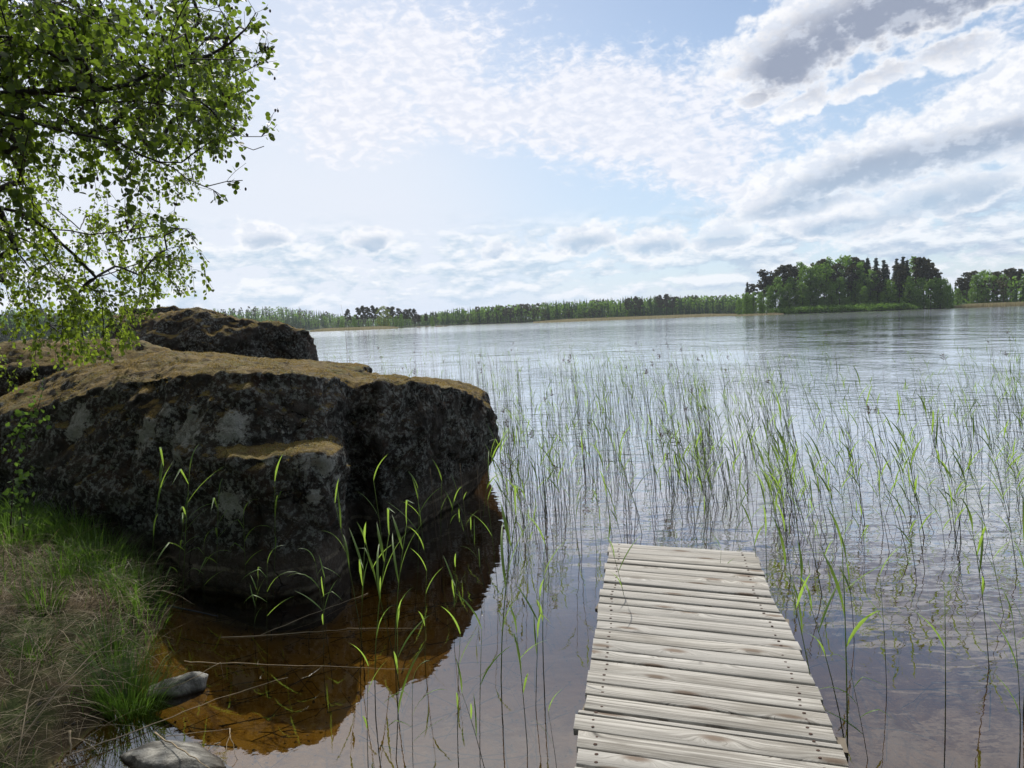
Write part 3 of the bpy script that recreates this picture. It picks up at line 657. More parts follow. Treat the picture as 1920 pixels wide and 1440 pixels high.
stalk([atz(290, 1375, .03), atz(345, 1408, .09), atz(400, 1445, .10)], .006, 'thick brown stalk lying over the pale flat stone')
stalk([atz(310, 1380, .06), atz(432, 1366, .10)], .003, 'fine straw bent level above the flat stone')
stalk([atz(432, 1366, .10), atz(418, 1440, .01)], .0035, 'straw standing with a bent top near the flat stone')
stalk([atz(430, 1376, .08), atz(445, 1425, .0)], .003, 'short straw leaning beside the bent one')
stalk([atz(130, 1370, .16), atz(134, 1405, .10), atz(124, 1440, .04)], .008, 'crooked dark twig at the foot of the bank')
stalk([atz(286, 1133, .02), atz(340, 1140, .015), atz(408, 1155, .004)], .014, 'dark pipe-like stick half sunk between bank and boulder', 'hose')
stalk([atz(490, 1190, .02), atz(600, 1145, .03), atz(690, 1112, .004)], .003, 'thin straw slanting against the foot of the boulder')

# sunken old stalks and scraps lying on the sandy bed
rs = random.Random(8); sk = MB()
for k in range(230):
    x = rs.uniform(-2.3, .2) if k < 170 else rs.uniform(1.4, 4.5); y = rs.uniform(2.6, 6.0); s = float(poly_sd(np.array([x]), np.array([y]), SHa)[0])
    if s > -.12: continue
    a = rs.gauss(.5, .5) if rs.random() < .6 else rs.uniform(0, 3.14); L = rs.uniform(.15, .8); z = ground_z(x, y)+rs.uniform(.01, .05); pts = [Vector((x+math.cos(a)*L*(u-.5)+rs.uniform(-.01, .01), y+math.sin(a)*L*(u-.5), z+rs.uniform(-.01, .02))) for u in (0, .3, .65, 1)]
    sk.tube(pts, [.003, .003, .0025, .0015], 4)
for k in range(1500):
    x = rs.uniform(-2.4, 1.5); y = rs.uniform(2.4, 6.2)
    z = ground_z(x, y)+.012; a = rs.uniform(0, 6.28); r = rs.uniform(.004, .018); v = [(x+r*math.cos(a+q)*rs.uniform(.4, 1), y+r*math.sin(a+q)*rs.uniform(.4, 1), z+rs.uniform(-.004, .006)) for q in (0, 1.5, 3, 4.6)]
    sk.add(v, [(0, 1, 2, 3)])
tag(sk.build('sunken_debris', M['bark']), 'dark sunken stalks and scraps on the sandy bed', 'debris', kind='stuff')

# ---------------------------------------------------------------- the overhanging alder and birch at the water's edge
rt = random.Random(11)
ENV_Y = [-900, -200, 0, 50, 100, 150, 200, 240, 270, 300, 340, 372, 385, 400, 420, 450, 500, 550, 562, 600, 640, 665, 680, 700, 740, 760]
ENV_X = [700, 560, 462, 470, 492, 490, 490, 492, 450, 425, 410, 395, 330, 368, 370, 376, 380, 378, 310, 305, 298, 235, 172, 105, 35, -20]
def env(py): return np.interp(py, ENV_Y, ENV_X)
def leaf_shape(kind):
    if kind == 'alder': return [(0, 0), (.22, .30), (.50, .43), (.78, .36), (1, .06)]
    return [(0, 0), (.18, .28), (.38, .40), (.68, .24), (1, 0)]
def add_leaf(b, p, d, nrm, L, kind):
    d = d.normalized(); s = d.cross(nrm)
    if s.length < .05: return
    s.normalize(); nn = s.cross(d); cup = rt.uniform(.05, .22); dr = rt.uniform(-.08, .12); pr = leaf_shape(kind); vs = []; 
    for (u, w) in pr: vs.append(tuple(p + d*(u*L) - nn*(dr*u*u*L)))
    for sg in (-1, 1):
        for (u, w) in pr[1:-1]: vs.append(tuple(p + d*(u*L) + s*(sg*w*L) + nn*(cup*w*L) - nn*(dr*u*u*L)))
    n = len(pr); m_ = n-2; fs = []
    for h in (0, 1):
        o = n + h*m_; seq = [(0, 1, o)]
        for k in range(m_-1): seq += [(k+1, k+2, o+k+1, o+k)]
        seq += [(m_, m_+1, o+m_-1)]
        fs += [f if h else f[::-1] for f in seq]
    b.add(vs, fs)
class Tree:
    def __init__(s): s.p = []; s.par = []; s.fix = []
    def node(s, p, par, fixed=False): s.p.append(p); s.par.append(par); return len(s.p)-1
    def limb(s, pts, start=None):
        pts = [Vector(q) for q in pts]; last = start; out = []
        if last is None: last = s.node(pts[0], -1)
        prev = s.p[last]
        for q in (pts[1:] if start is None else pts):
            n = max(1, int((q-prev).length/.09)); base = prev
            for k in range(n):
                w = base.lerp(q, (k+1)/n) + rv(.010)*(k < n-1); last = s.node(w, last); out.append(last)
            prev = q
        return last
    def near(s, q):
        A = np.array([list(v) for v in s.p]); d = np.linalg.norm(A-np.array(q), axis=1); return int(np.argmin(d)), float(d.min())
    def grow(s, targets, maxd=9):
        tg = [Vector(t_) for t_ in targets]
        while tg:
            A = np.array([list(v) for v in s.p]); T = np.array([list(v) for v in tg]); D = np.linalg.norm(T[:, None]-A[None], axis=2)
            j = int(np.argmin(D.min(axis=1))); i = int(np.argmin(D[j])); q = tg.pop(j); d = D[j].min()
            if d > maxd: continue
            # leave the parent at an angle pointing outward, then bend towards the target
            p = s.p[i]; c = p.lerp(q, .5) + Vector((0, 0, .10*d)) + rv(.06*d); n = max(2, int(d/.08)); last = i
            for k in range(1, n+1):
                u = k/n; w = p*(1-u)**2 + c*(2*u*(1-u)) + q*u*u; last = s.node(w + rv(.005), last)
            s.fix.append(last)
    def radii(s, tip=.0016, ex=2.3, mx=.05):
        n = len(s.p); acc = [0.0]*n; kids = [0]*n
        for i in range(n):
            if s.par[i] >= 0: kids[s.par[i]] += 1
        for i in range(n-1, -1, -1):
            if kids[i] == 0: acc[i] += tip**ex
            acc[i] += 1e-9
            if s.par[i] >= 0: acc[s.par[i]] += acc[i]
        return [min(a**(1/ex), mx) for a in acc], kids
    def mesh(s, b, tip=.0016, ex=2.3, mx=.05, only=None):
        r, kids = s.radii(tip, ex, mx); n = len(s.p); ch = [[] for _ in range(n)]
        for i in range(n):
            if s.par[i] >= 0: ch[s.par[i]].append(i)
        stack = [0]
        while stack:
            i = stack.pop(); pts = [s.p[i]]; rad = [r[i]]
            if s.par[i] >= 0: pts = [s.p[s.par[i]], s.p[i]]; rad = [min(r[s.par[i]], r[i]*1.25), r[i]]
            j = i
            while ch[j]:
                c = max(ch[j], key=lambda q: r[q]); stack += [q for q in ch[j] if q != c]; j = c; pts.append(s.p[j]); rad.append(r[j])
            if len(pts) > 1: b.tube(pts, rad, 7 if rad[0] > .012 else (5 if rad[0] > .005 else 3))
def ok(p, slack=0):
    q = proj(p)
    if q is None: return True
    px, py = q
    if px < -900 or py < -900: return True
    if p[1] < 1.2 and abs(p[0]) < 1.2: return False
    return px < env(py) + rt.gauss(-14, 12) + slack
def spray(tw, lf, p, d, L, kind, cones=None, hang=0.0, lsz=1.0, slack=0):
    """a leafy twig: returns nothing, adds wood and leaves"""
    n = max(3, int(L/.022)); pts = [p]; q = p.copy(); d = d.normalized()
    for k in range(n):
        d = (d + Vector((0, 0, -hang)) + rv(.10)).normalized(); q = q + d*L/n
        if not ok(q, slack): break
        pts.append(q.copy())
    if len(pts) < 3: return
    tw.tube(pts, [.0013*(1-.55*i/len(pts)) + .0003 for i in range(len(pts))], 3)
    for k in range(1, len(pts)):
        if rt.random() < .16: continue
        for _ in range(1 + (rt.random() < (.5 if kind == 'birch' else .2))):
            t_ = (pts[k]-pts[k-1]).normalized(); side = t_.cross(rv()).normalized()
            dl = (t_*.3 + side*.75 + Vector((0, 0, -.75 if kind == 'birch' else -.35))).normalized()
            l = (rt.uniform(.020, .038) if kind == 'birch' else rt.uniform(.020, .046))*lsz; st = pts[k] + dl*.012
            nn = (rv() + Vector((0, -.25, .35 if kind == 'alder' else .1))).normalized()
            if ok(st, slack-6): add_leaf(lf, st, dl, nn, l, kind)
    if cones is not None and rt.random() < .25:
        c = pts[-1]
        for _ in range(rt.randint(1, 4)):
            a = c + rv(.03) - Vector((0, 0, .01)); cones.tube([a, a-Vector((0, 0, .006)), a-Vector((0, 0, .014)), a-Vector((0, 0, .018))], [.002, .006, .005, .001], 6)
def overhang(name, kind, trunk, limbs, nvis, ywin, nup, label, depth, bark_, leafm, hang):
    T = Tree(); T.limb(trunk)
    ends_ = []
    for L_ in limbs:
        P_ = [atd(px, py, D_) for (px, py, D_) in L_]; i, d = T.near(P_[0]); T.fix.append(T.limb(P_, start=i)); ends_.append(T.fix[-1])
    tg = []; guard = 0
    while len(tg) < nvis and guard < 40000:
        guard += 1; py = rt.uniform(*ywin); px = rt.uniform(-260, 520)
        if px > env(py)-25: continue
        w = 1.0
        if 240 < py < 400: w = .55 if px > 120 else .8
        if kind == 'alder' and py > 250 and px < 260: w *= .45
        if py > 560: w *= .8
        if rt.random() > w: continue
        q = atd(px, py, rt.uniform(*depth)); 
        if q.z < 1.25+.10*max(0, q.y-5) : continue
        tg.append(q)
    for k in range(nup):                                     # the rest of the crown, above and beside what the frame shows
        q = Vector((-4.2+rt.uniform(-2.4, 1.8), 4.6+rt.uniform(-3.6, 3.4), rt.uniform(2.4, 6.4)))
        if ok(q, -60) and (proj(q) is None or proj(q)[1] < -60 or proj(q)[0] < -60): tg.append(q)
    if kind == 'birch':  # extra crown added above the frame to shade the bank
        for k in range(110):
            q = Vector((rt.uniform(-5.4, -2.2), rt.uniform(5.0, 9.5), rt.uniform(4.6, 8.2))); pr_ = proj(q)
            if ok(q, -60) and pr_[1] < -30: tg.append(q)
    T.grow(tg, 3.5)
    e = empty(name, trunk[0]); e.location = (0, 0, 0)
    wb = MB(); T.mesh(wb, .0027, 2.12, .085); wb.build('trunk', M[bark_], e, True)
    tw = MB(); lf = MB(); cn = MB()
    for i in T.fix:
        p = T.p[i]; back = (p - T.p[T.par[i]]).normalized()
        for _ in range(rt.randint(2, 3) if kind == 'alder' else rt.randint(2, 5)):
            d = (back + rv(1.1) + Vector((.15, 0, -.3 if hang > .05 else .05))).normalized()
            spray(tw, lf, p + rv(.02), d, rt.uniform(.12, .30) if kind == 'alder' else rt.uniform(.18, .48), kind, cn if kind == 'alder' else None, hang, 1.0, 45 if i in ends_ else 0)
        if i in ends_:
            for _ in range(5): spray(tw, lf, T.p[T.par[i]], back + rv(.7), rt.uniform(.06, .16), kind, cn if kind == 'alder' else None, hang, .9, 60)
        for back_k in range(1, 4):                           # some twigs farther down the branch
            j = T.par[i]
            for _ in range(back_k*2):
                if T.par[j] >= 0: j = T.par[j]
            if rt.random() < (.34 if kind == 'alder' else .5): spray(tw, lf, T.p[j], rv() + Vector((.2, 0, -.2)), rt.uniform(.1, .3), kind, cn if kind == 'alder' else None, hang)
    tw.build('twigs', M['twig'], e, True); lf.build('foliage', M[leafm], e, True)
    if cn.v: o = cn.build('cones', M['cone'], e, True); o['kind'] = 'stuff'
    tag(e, label, 'tree'); print(name, 'leaves', len(lf.f)//8, 'nodes', len(T.p)); return e
zt = ground_z(-4.5, 3.3)
overhang('alder_tree', 'alder', [(-4.3, 3.1, zt-.1), (-4.25, 3.15, 1.2), (-4.1, 3.3, 2.4), (-4.0, 3.4, 3.6), (-3.8, 3.5, 5.0), (-3.6, 3.6, 6.2)],
         [[(-120, 180, 4.3), (0, 176, 4.2), (60, 172, 4.2), (150, 166, 4.2), (240, 160, 4.2), (290, 158, 4.25), (345, 168, 4.3), (395, 205, 4.35), (425, 243, 4.4), (455, 256, 4.4), (490, 256, 4.4), (505, 240, 4.4)],
          [(-120, 170, 4.3), (0, 155, 4.3), (48, 110, 4.3), (120, 60, 4.4), (190, 10, 4.5)], [(240, 160, 4.2), (305, 130, 4.2), (345, 122, 4.25), (390, 105, 4.3), (430, 82, 4.3), (460, 55, 4.35), (480, 24, 4.4)],
          [(420, 90, 4.3), (455, 95, 4.3), (480, 100, 4.3), (500, 88, 4.3)], [(400, 145, 4.3), (440, 143, 4.3), (475, 125, 4.3), (495, 112, 4.3)], [(60, 172, 4.2), (120, 180, 4.2), (190, 192, 4.2), (260, 190, 4.2), (330, 200, 4.2), (380, 225, 4.2)],
          [(-140, 200, 4.2), (0, 213, 4.1), (50, 226, 4.1), (105, 243, 4.1), (165, 255, 4.1), (225, 268, 4.1), (262, 290, 4.1), (300, 305, 4.1), (325, 314, 4.1), (350, 335, 4.15), (385, 350, 4.2), (425, 340, 4.2), (455, 338, 4.2)],
          [(262, 290, 4.1), (300, 304, 4.1), (340, 305, 4.1), (370, 282, 4.1), (400, 262, 4.1)], [(385, 350, 4.2), (400, 356, 4.2), (415, 372, 4.2)], [(430, 246, 4.4), (452, 272, 4.4), (475, 281, 4.4), (495, 274, 4.4)]],
         215, (-60, 345), 150, 'large alder reaching in from the left with round leaves and small dark cones', (3.7, 5.2), 'bark', 'alder_leaf', .015)
overhang('birch_tree', 'birch', [(-4.9, 4.4, zt-.1), (-4.85, 4.4, 1.5), (-4.8, 4.45, 3.0), (-4.6, 4.5, 4.4), (-4.4, 4.8, 6.0), (-4.2, 5.4, 7.4)],
         [[(-160, 340, 5.4), (0, 390, 5.2), (40, 398, 5.2), (90, 430, 5.2), (140, 478, 5.2), (180, 520, 5.2)], [(-100, 250, 5.4), (10, 280, 5.2), (40, 330, 5.2), (60, 380, 5.1), (100, 440, 5.1)], [(-160, 430, 5.2), (0, 430, 5), (70, 460, 5), (120, 520, 5), (150, 580, 5)],
          [(-60, 120, 5.6), (60, 190, 5.4), (130, 230, 5.3), (175, 290, 5.3), (185, 340, 5.3)], [(90, 430, 5.2), (170, 440, 5.2), (250, 430, 5.2), (310, 425, 5.2), (350, 430, 5.2), (370, 460, 5.2)], [(180, 520, 5.2), (240, 500, 5.2), (310, 480, 5.2), (360, 500, 5.2)]],
         360, (-20, 655), 90, 'birch with thin drooping twigs of small leaves hanging over the boulders', (4.6, 8.6), 'bark', 'birch_leaf', .16)

# ---------------------------------------------------------------- the grassy bank
rg = random.Random(5)
def bank_point():
    while True:
        x = rg.uniform(-5.2, -1.3); y = rg.uniform(1.2, 6.3)
        s = float(poly_sd(np.array([x]), np.array([y]), SHa)[0])
        if s > -.02: return x, y, s
def blade(b, x, y, z, L, lean, az, w, curl):
    d = Vector((math.cos(az)*lean, math.sin(az)*lean, 1)).normalized(); q = [Vector((x, y, z))]; n = 4
    for j in range(n):
        d = (d + Vector((math.cos(az)*curl, math.sin(az)*curl, -curl*.9))*(j*.35)).normalized(); q.append(q[-1]+d*L/n)
    sd = Vector((-math.sin(az+rg.uniform(-.8, .8)), math.cos(az), 0)).normalized()
    b.blade(q, [w, w, w*.8, w*.5], sd)
gz = {}
def GZ(x, y):
    k = (round(x*40), round(y*40))
    if k not in gz: gz[k] = ground_z(x, y)
    return gz[k]
dry = MB(); grn = MB()
for k in range(15000):
    x, y, s = bank_point(); f = mnoise.noise(Vector((x*1.3, y*1.3, 4)))
    if s < .04 and rg.random() < .7: continue
    a = rg.gauss(-.5, 1.3)
    if rg.random() < .72: blade(dry, x, y, GZ(x, y)-.005, rg.uniform(.12, .40), rg.uniform(1.2, 4.5), a, rg.uniform(.0018, .0038), rg.uniform(.1, .5))
    else: blade(dry, x, y, GZ(x, y)-.005, rg.uniform(.06, .16), rg.uniform(.2, 1.5), a, .002, .3)
for k in range(20000):
    x, y, s = bank_point(); f = mnoise.noise(Vector((x*1.1, y*1.1, 2.2))) + .32*(y-3.7) - .1*max(0, x+2.4)
    if rg.random() > max(.05, min(1, f*1.6+.30)): continue
    blade(grn, x, y, GZ(x, y)-.005, rg.uniform(.06, .17)+max(0, min(.22, (y-3.8)*.12)), rg.uniform(.05, .7), rg.uniform(0, 6.28), rg.uniform(.003, .006), rg.uniform(.05, .35))
for k in range(2600):
    x, y, s = bank_point()
    if s < .10: continue
    blade(dry, x, y, GZ(x, y), rg.uniform(.28, .60), rg.uniform(.5, 3.0), rg.gauss(-.4, 1.1), rg.uniform(.002, .0042), rg.uniform(.3, .9))
tag(dry.build('dry_grass', M['straw'], None, True), 'matted dry straw covering the bank', 'grass', kind='stuff')
tag(grn.build('grass', M['grass'], None, True), 'short green grass growing through the straw on the bank', 'grass', kind='stuff')
def tuft(px, py, n, rad_, h, label, m='grass', name='grass_tuft', z=.25, grp='tufts of grass on the bank'):
    c = atz(px, py, z); b = MB()
    for k in range(n):
        a = rg.uniform(0, 6.28); r = rad_*math.sqrt(rg.random()); x = c.x+r*math.cos(a); y = c.y+r*math.sin(a)
        blade(b, x, y, GZ(x, y)-.01, h*rg.uniform(.5, 1.1), rg.uniform(0, .5)+r*1.2, a+rg.uniform(-.6, .6), rg.uniform(.003, .0065), rg.uniform(.05, .45))
    return tag(b.build(name, M[m], None, True), label, 'grass tuft', grp)
tuft(232, 1235, 480, .13, .36, 'tallest bright green grass tuft at the edge of the bank')
tuft(205, 1190, 160, .12, .28, 'green tuft just behind the tallest one on the bank')
tuft(245, 1290, 120, .09, .22, 'small green tuft low on the edge above the wedge stone')
tuft(85, 1150, 140, .12, .24, 'green tuft amid the straw in the middle of the bank')
tuft(20, 1050, 260, .20, .36, 'dense green grass clump where the bank meets the boulder, leftmost of all')
tuft(150, 1020, 300, .20, .42, 'tall shaded grass clump at the foot of the boulder')
tuft(70, 1230, 90, .08, .18, 'sparse small tuft in the pale straw')
tuft(230, 1330, 160, .12, .16, 'mossy short tuft beside the dark water edge')
for (px, py, n_, h_, lb) in ((60, 1010, 150, .48, 'broad-bladed tall grass clump in front of the sapling'), (190, 1060, 120, .42, 'broad-bladed clump between tall tuft and boulder foot'), (262, 1110, 90, .40, 'narrow clump of long blades where bank, boulder and water meet'), (120, 1090, 110, .30, 'mid-height green clump behind the straw')):
    tuft(px, py, n_, .16, h_, lb)
# long pale stalks lying down the slope
for k, (a, b_) in enumerate([((5, 1430), (190, 1225)), ((40, 1330), (205, 1285)), ((75, 1330), (250, 1180)), ((0, 1375), (130, 1300)), ((30, 1440), (75, 1240)), ((0, 1130), (25, 1160))]):
    p, q = atz(*a, .30), atz(*b_, .27); c = (p+q)/2 + Vector((0, 0, .05)); b = MB()
    b.tube([p, c, q], [.003, .0025, .0015], 4)
    tag(b.build('straw', M['straw'], None, True), ['longest', 'low', 'steep', 'short', 'upright', 'tiny'][k] + ' loose pale stalk lying across the dry grass bank', 'straw')
# small leafy saplings against the boulder
def sapling(path, D0, label, side=.10, step=.045, lw=.032, name='sapling'):
    P_ = [atd(px, py, D0) for px, py in path]; e = empty(name, P_[0]); e.location = (0, 0, 0)
    st = MB(); lf = MB(); q = []
    for i in range(len(P_)-1):
        for k in range(8): q.append(P_[i].lerp(P_[i+1], k/8))
    q.append(P_[-1]); st.tube(q, [.004*(1-.7*i/len(q)) for i in range(len(q))], 5)
    L = 0
    for i in range(3, len(q)):
        for k in range(3):
            d = rv(); p = q[i].lerp(q[i-1], rg.random()) + d*rg.uniform(0, side); d = (rv() + Vector((0, -.3, -.1))).normalized()
            add_leaf(lf, p, d, (rv() + Vector((0, -.6, .5))).normalized(), lw*rg.uniform(.7, 1.3), 'birch')
    st.build('stem', M['twig'], e, True); o = lf.build('foliage', M['shrub_leaf'], e, True)
    return tag(e, label, 'sapling', 'saplings against the boulder')
sapling([(20, 985), (25, 900), (60, 800), (85, 715)], 5.1, 'taller slim sapling with paired leaves in front of the dark boulder', .13)
sapling([(45, 1000), (35, 930), (42, 890)], 4.9, 'short sapling with small leaves low against the boulder', .07)
sapling([(15, 860), (40, 800), (60, 775)], 5.0, 'middle sapling spray with pale upturned leaves', .10)

# ---------------------------------------------------------------- far shores
rf = random.Random(31)
def clump(b, c, r, n, size, flat=.8):
    for k in range(n):
        d = rv(); rr2 = r*(rf.random()**.45); p = c + Vector((d.x*rr2, d.y*rr2, d.z*rr2*flat)); a = rv(); u = a.cross(rv()).normalized(); s = size*rf.uniform(.5, 1.2)
        w = u.cross(a).normalized(); b.add([tuple(p-u*s-w*s*.3), tuple(p+u*s*.2-w*s), tuple(p+u*s+w*s*.2), tuple(p-u*s*.1+w*s)], [(0, 1, 2, 3)])
def pine_mesh(h, lo=.45, k=1.0):
    tr_ = MB(); tr_.tube([(0, 0, -.5), (rf.uniform(-.2, .2), 0, h*.5), (rf.uniform(-.4, .4), 0, h*.97)], [.02*h*.7, .014*h*.7, .03], 5)
    cr = MB(); n = int(40*k)
    for i in range(n):
        s = lo + (1-lo)*(i+rf.random())/n; R0 = h*.17*(1-max(0, (s-lo)/(1-lo)-.35)**1.5)*k**.2; a = rf.uniform(0, 6.28); rad_ = R0*rf.uniform(.15, 1.0)
        c = Vector((math.cos(a)*rad_, math.sin(a)*rad_, h*s)); clump(cr, c, h*.062*rf.uniform(.7, 1.3), 30, h*.024, .5)
        tr_.tube([(0, 0, h*s-rad_*.4), tuple(c)], [.035, .02], 3)
    return tr_, cr
def spruce_mesh(h):
    tr_ = MB(); tr_.tube([(0, 0, -.5), (0, 0, h*.99)], [.012*h, .02], 5); cr = MB(); T_ = 26
    for i in range(T_):
        s = .06 + .94*i/T_; R0 = h*.19*(1-s)**.7*rf.uniform(.7, 1.25) + .10; nb = 9 if s < .8 else 6
        for j in range(nb):
            a = rf.uniform(0, 6.28); d = Vector((math.cos(a), math.sin(a), 0)); L = R0*rf.uniform(.75, 1.15); p0 = Vector((0, 0, h*s+L*.12)); 
            for q in range(4):
                u0 = .1 + q*.22; c = p0 + d*(L*u0) + Vector((0, 0, -L*u0*.55)); clump(cr, c, h*.014, 3, h*.017, .6)
    cr.add([(-.12, 0, h*.93), (.12, 0, h*.93), (0, 0, h*1.03)], [(0, 1, 2)])
    return tr_, cr
def broad_mesh(h, wide=.20, lo=.03, k=1.0):
    tr_ = MB(); tr_.tube([(0, 0, -.5), (rf.uniform(-.3, .3), rf.uniform(-.3, .3), h*.5), (0, 0, h*.85)], [.011*h, .007*h, .03], 5); cr = MB(); n = int(58*k)
    for i in range(n):
        s = lo + (1-lo)*((i+rf.random())/n); q = (s-lo)/(1-lo); R0 = h*wide*math.sqrt(max(.02, 1-(2*q-.85)**2/1.35)); a = rf.uniform(0, 6.28); rad_ = R0*rf.uniform(.3, 1.0)
        c = Vector((math.cos(a)*rad_, math.sin(a)*rad_, h*s*.97)); clump(cr, c, h*.08*rf.uniform(.7, 1.25), 26, h*.019, .8)
        if i % 3 == 0: tr_.tube([(0, 0, c.z*.8), tuple(c)], [.05, .02], 3)
    return tr_, cr
LIB = {}
for nm, fn, hs, mt in (('pine_tree', pine_mesh, (20, 22, 18), 'far_pine'), ('spruce_tree', spruce_mesh, (22, 20), 'far_spruce'), ('broadleaf_tree', broad_mesh, (15, 17, 13, 16), 'far_broad'), ('willow_tree', lambda h: broad_mesh(h, .36, .05, 1.3), (13,), 'far_willow')):
    LIB[nm] = []
    for h in hs:
        a, b_ = fn(h); zm = max(q[2] for q in b_.v)/h; a.v = [(q[0], q[1], q[2]/zm) for q in a.v]; b_.v = [(q[0], q[1], q[2]/zm) for q in b_.v]; LIB[nm].append((h, a.mesh('trunk', M['far_bark'], True), b_.mesh('crown', M[mt])))
def far_tree(nm, az_, dist_, h, label, group, cat='tree', k=None):
    h0, tm, cm = rf.choice(LIB[nm]) if k is None else LIB[nm][k]; x, y = math.sin(R(az_))*dist_, math.cos(R(az_))*dist_
    z = max(float(terrain(np.array([x]), np.array([y]))[0]), .05); e = empty(nm, (x, y, z), rf.uniform(0, 6.28)); s = h/h0; e.scale = (s*rf.uniform(.92, 1.12), s*rf.uniform(.92, 1.12), s)
    link(bpy.data.objects.new('trunk', tm), e); link(bpy.data.objects.new('crown', cm), e); return tag(e, label, cat, group)
def x2az(px): return azel(px, 595)[0]
# wooded island: (picture x, top y, kind, ring: 0 water's edge .. 1 back)
ISLT = [(1385, 560, 'b', 0), (1400, 550, 'b', .1), (1402, 530, 's', .6), (1412, 535, 'p', .6), (1425, 548, 'b', 0), (1432, 510, 'p', .5), (1442, 522, 'p', .8), (1445, 538, 'b', .1), (1455, 510, 'p', .6), (1462, 535, 'b', 0), (1470, 503, 'p', .5), (1478, 534, 'b', .1), (1482, 502, 'p', .9),
        (1492, 505, 'p', .6), (1500, 498, 'b', .8), (1505, 532, 'b', 0), (1510, 505, 'b', .3), (1520, 505, 'b', .2), (1530, 500, 'b', .25), (1535, 496, 'p', .9), (1545, 494, 'p', .7), (1550, 500, 'b', .3), (1556, 490, 'b', .7), (1560, 540, 'b', 0), (1568, 502, 'p', .5), (1580, 488, 'b', .8), (1590, 489, 'b', .6),
        (1596, 505, 'p', .4), (1602, 492, 'p', .8), (1612, 500, 'b', .5), (1618, 497, 'p', .9), (1626, 491, 's', .5), (1632, 512, 'b', .3), (1642, 491, 's', .6), (1645, 515, 'p', .3), (1656, 495, 's', .7), (1662, 502, 's', .5), (1670, 530, 'b', .05), (1680, 493, 's', .6), (1686, 505, 'p', .4), (1692, 490, 's', .7),
        (1700, 496, 's', .5), (1706, 535, 'b', .05), (1712, 493, 'b', .8), (1722, 495, 'p', .5), (1732, 498, 'p', .7), (1740, 504, 'p', .4), (1745, 530, 'b', .1), (1752, 512, 'p', .8), (1760, 520, 's', .6), (1768, 528, 'b', .3), (1776, 540, 'b', .1), (1783, 552, 'b', 0), (1480, 560, 'b', -.05), (1540, 560, 'b', -.05), (1590, 558, 'b', -.05), (1640, 562, 'b', -.05), (1690, 562, 'b', -.05), (1740, 562, 'b', -.05), (1430, 570, 'b', -.1), (1620, 540, 'b', 0), (1655, 548, 'b', 0), (1720, 545, 'b', 0), (1410, 574, 'b', -.1)]
for k in range(26): ISLT.append((1398+k*14.6+rf.uniform(-4, 4), (548 if k < 3 else 528)+rf.uniform(-8, 10), 'b', rf.uniform(.15, .5)))
ISLT.sort(); cnt = {}
ORD = ['first', 'second', 'third', 'fourth', 'fifth', 'sixth', 'seventh', 'eighth', 'ninth', 'tenth', 'eleventh', 'twelfth', 'thirteenth', 'fourteenth', 'fifteenth', 'sixteenth', 'seventeenth', 'eighteenth', 'nineteenth', 'twentieth']
ORD += [t_+'-'+o_ if o_ else t2 for t_, t2 in (('twenty', ''), ('thirty', 'thirtieth'), ('forty', 'fortieth'), ('fifty', 'fiftieth')) for o_ in [''] + ORD[:9] if o_ or t2]
def place_list(lst, d0, dd, where, gsuf, shore_sink=0):
    num = {}
    for (px, ty, kd, ring) in lst:
        az_ = x2az(px); D_ = d0 + dd*ring; hy = 602-.0375*(px-960); top = (hy-ty)/F*D_ + H
        x, y = math.sin(R(az_))*D_, math.cos(R(az_))*D_; zg = max(float(terrain(np.array([x]), np.array([y]))[0]), .05); h = top-zg
        nm = {'p': 'pine_tree', 's': 'spruce_tree', 'b': 'broadleaf_tree', 'w': 'willow_tree'}[kd]
        desc = {'p': ('dark brownish pine', 'pines'), 's': ('dark pointed spruce', 'spruces'), 'b': ('tall green broadleaf tree' if h > 14 else 'low green broadleaf tree', 'broadleaf trees'), 'w': ('yellow-green rounded willow', 'willows')}[kd]
        key = desc[0]; num[key] = num.get(key, 0)+1; n = num[key]
        tot = n-1; lab = ('%s, %s from the left %s' % (key, ORD[tot], where)) if tot < len(ORD) else ('%s near the right end %s' % (key, where))
        far_tree(nm, az_, D_, max(h, 2.5), lab, desc[1]+' '+gsuf)
place_list(ISLT, 415, 26, 'on the wooded island', 'on the wooded island')
RT = [(1795, 545, 'b', 0), (1800, 528, 'p', .5), (1812, 520, 'p', .8), (1822, 518, 'p', .5), (1832, 522, 'b', .2), (1842, 516, 'b', .6), (1852, 517, 'b', .3), (1862, 520, 'p', .8), (1870, 519, 'p', .5), (1880, 522, 'b', .2), (1888, 516, 'p', .7), (1897, 514, 'p', .4), (1904, 521, 'p', .8), (1912, 516, 'p', .5), (1922, 520, 's', .6),
      (1935, 522, 'p', .5), (1820, 545, 'b', 0), (1850, 545, 'b', 0), (1880, 548, 'b', 0), (1905, 545, 'b', .1), (1930, 545, 'b', 0), (1950, 520, 'p', .5), (1970, 525, 'b', .3), (2000, 520, 'p', .5)]
RT.sort(); place_list(RT, 462, 25, 'on the right-hand shore', 'on the right-hand shore')
LT = [(640, 598, 'b', 0), (652, 580, 'p', .3), (664, 590, 'b', .1), (672, 577, 'p', .5), (680, 574, 'p', .3), (690, 576, 'p', .6), (700, 573, 'p', .4), (708, 577, 'p', .7), (719, 574, 'w', -.2), (728, 576, 'p', .6), (736, 575, 'p', .4), (748, 578, 'p', .6), (752, 588, 'b', 0), (760, 580, 'p', .4), (768, 579, 'p', .5), (776, 579, 'p', .3), (742, 592, 'b', -.1), (786, 590, 'p', .3), (798, 588, 'p', .5), (810, 592, 'b', .2)]
LT.sort(); place_list(LT, 480, 22, 'on the low point across the lake', 'on the low point')
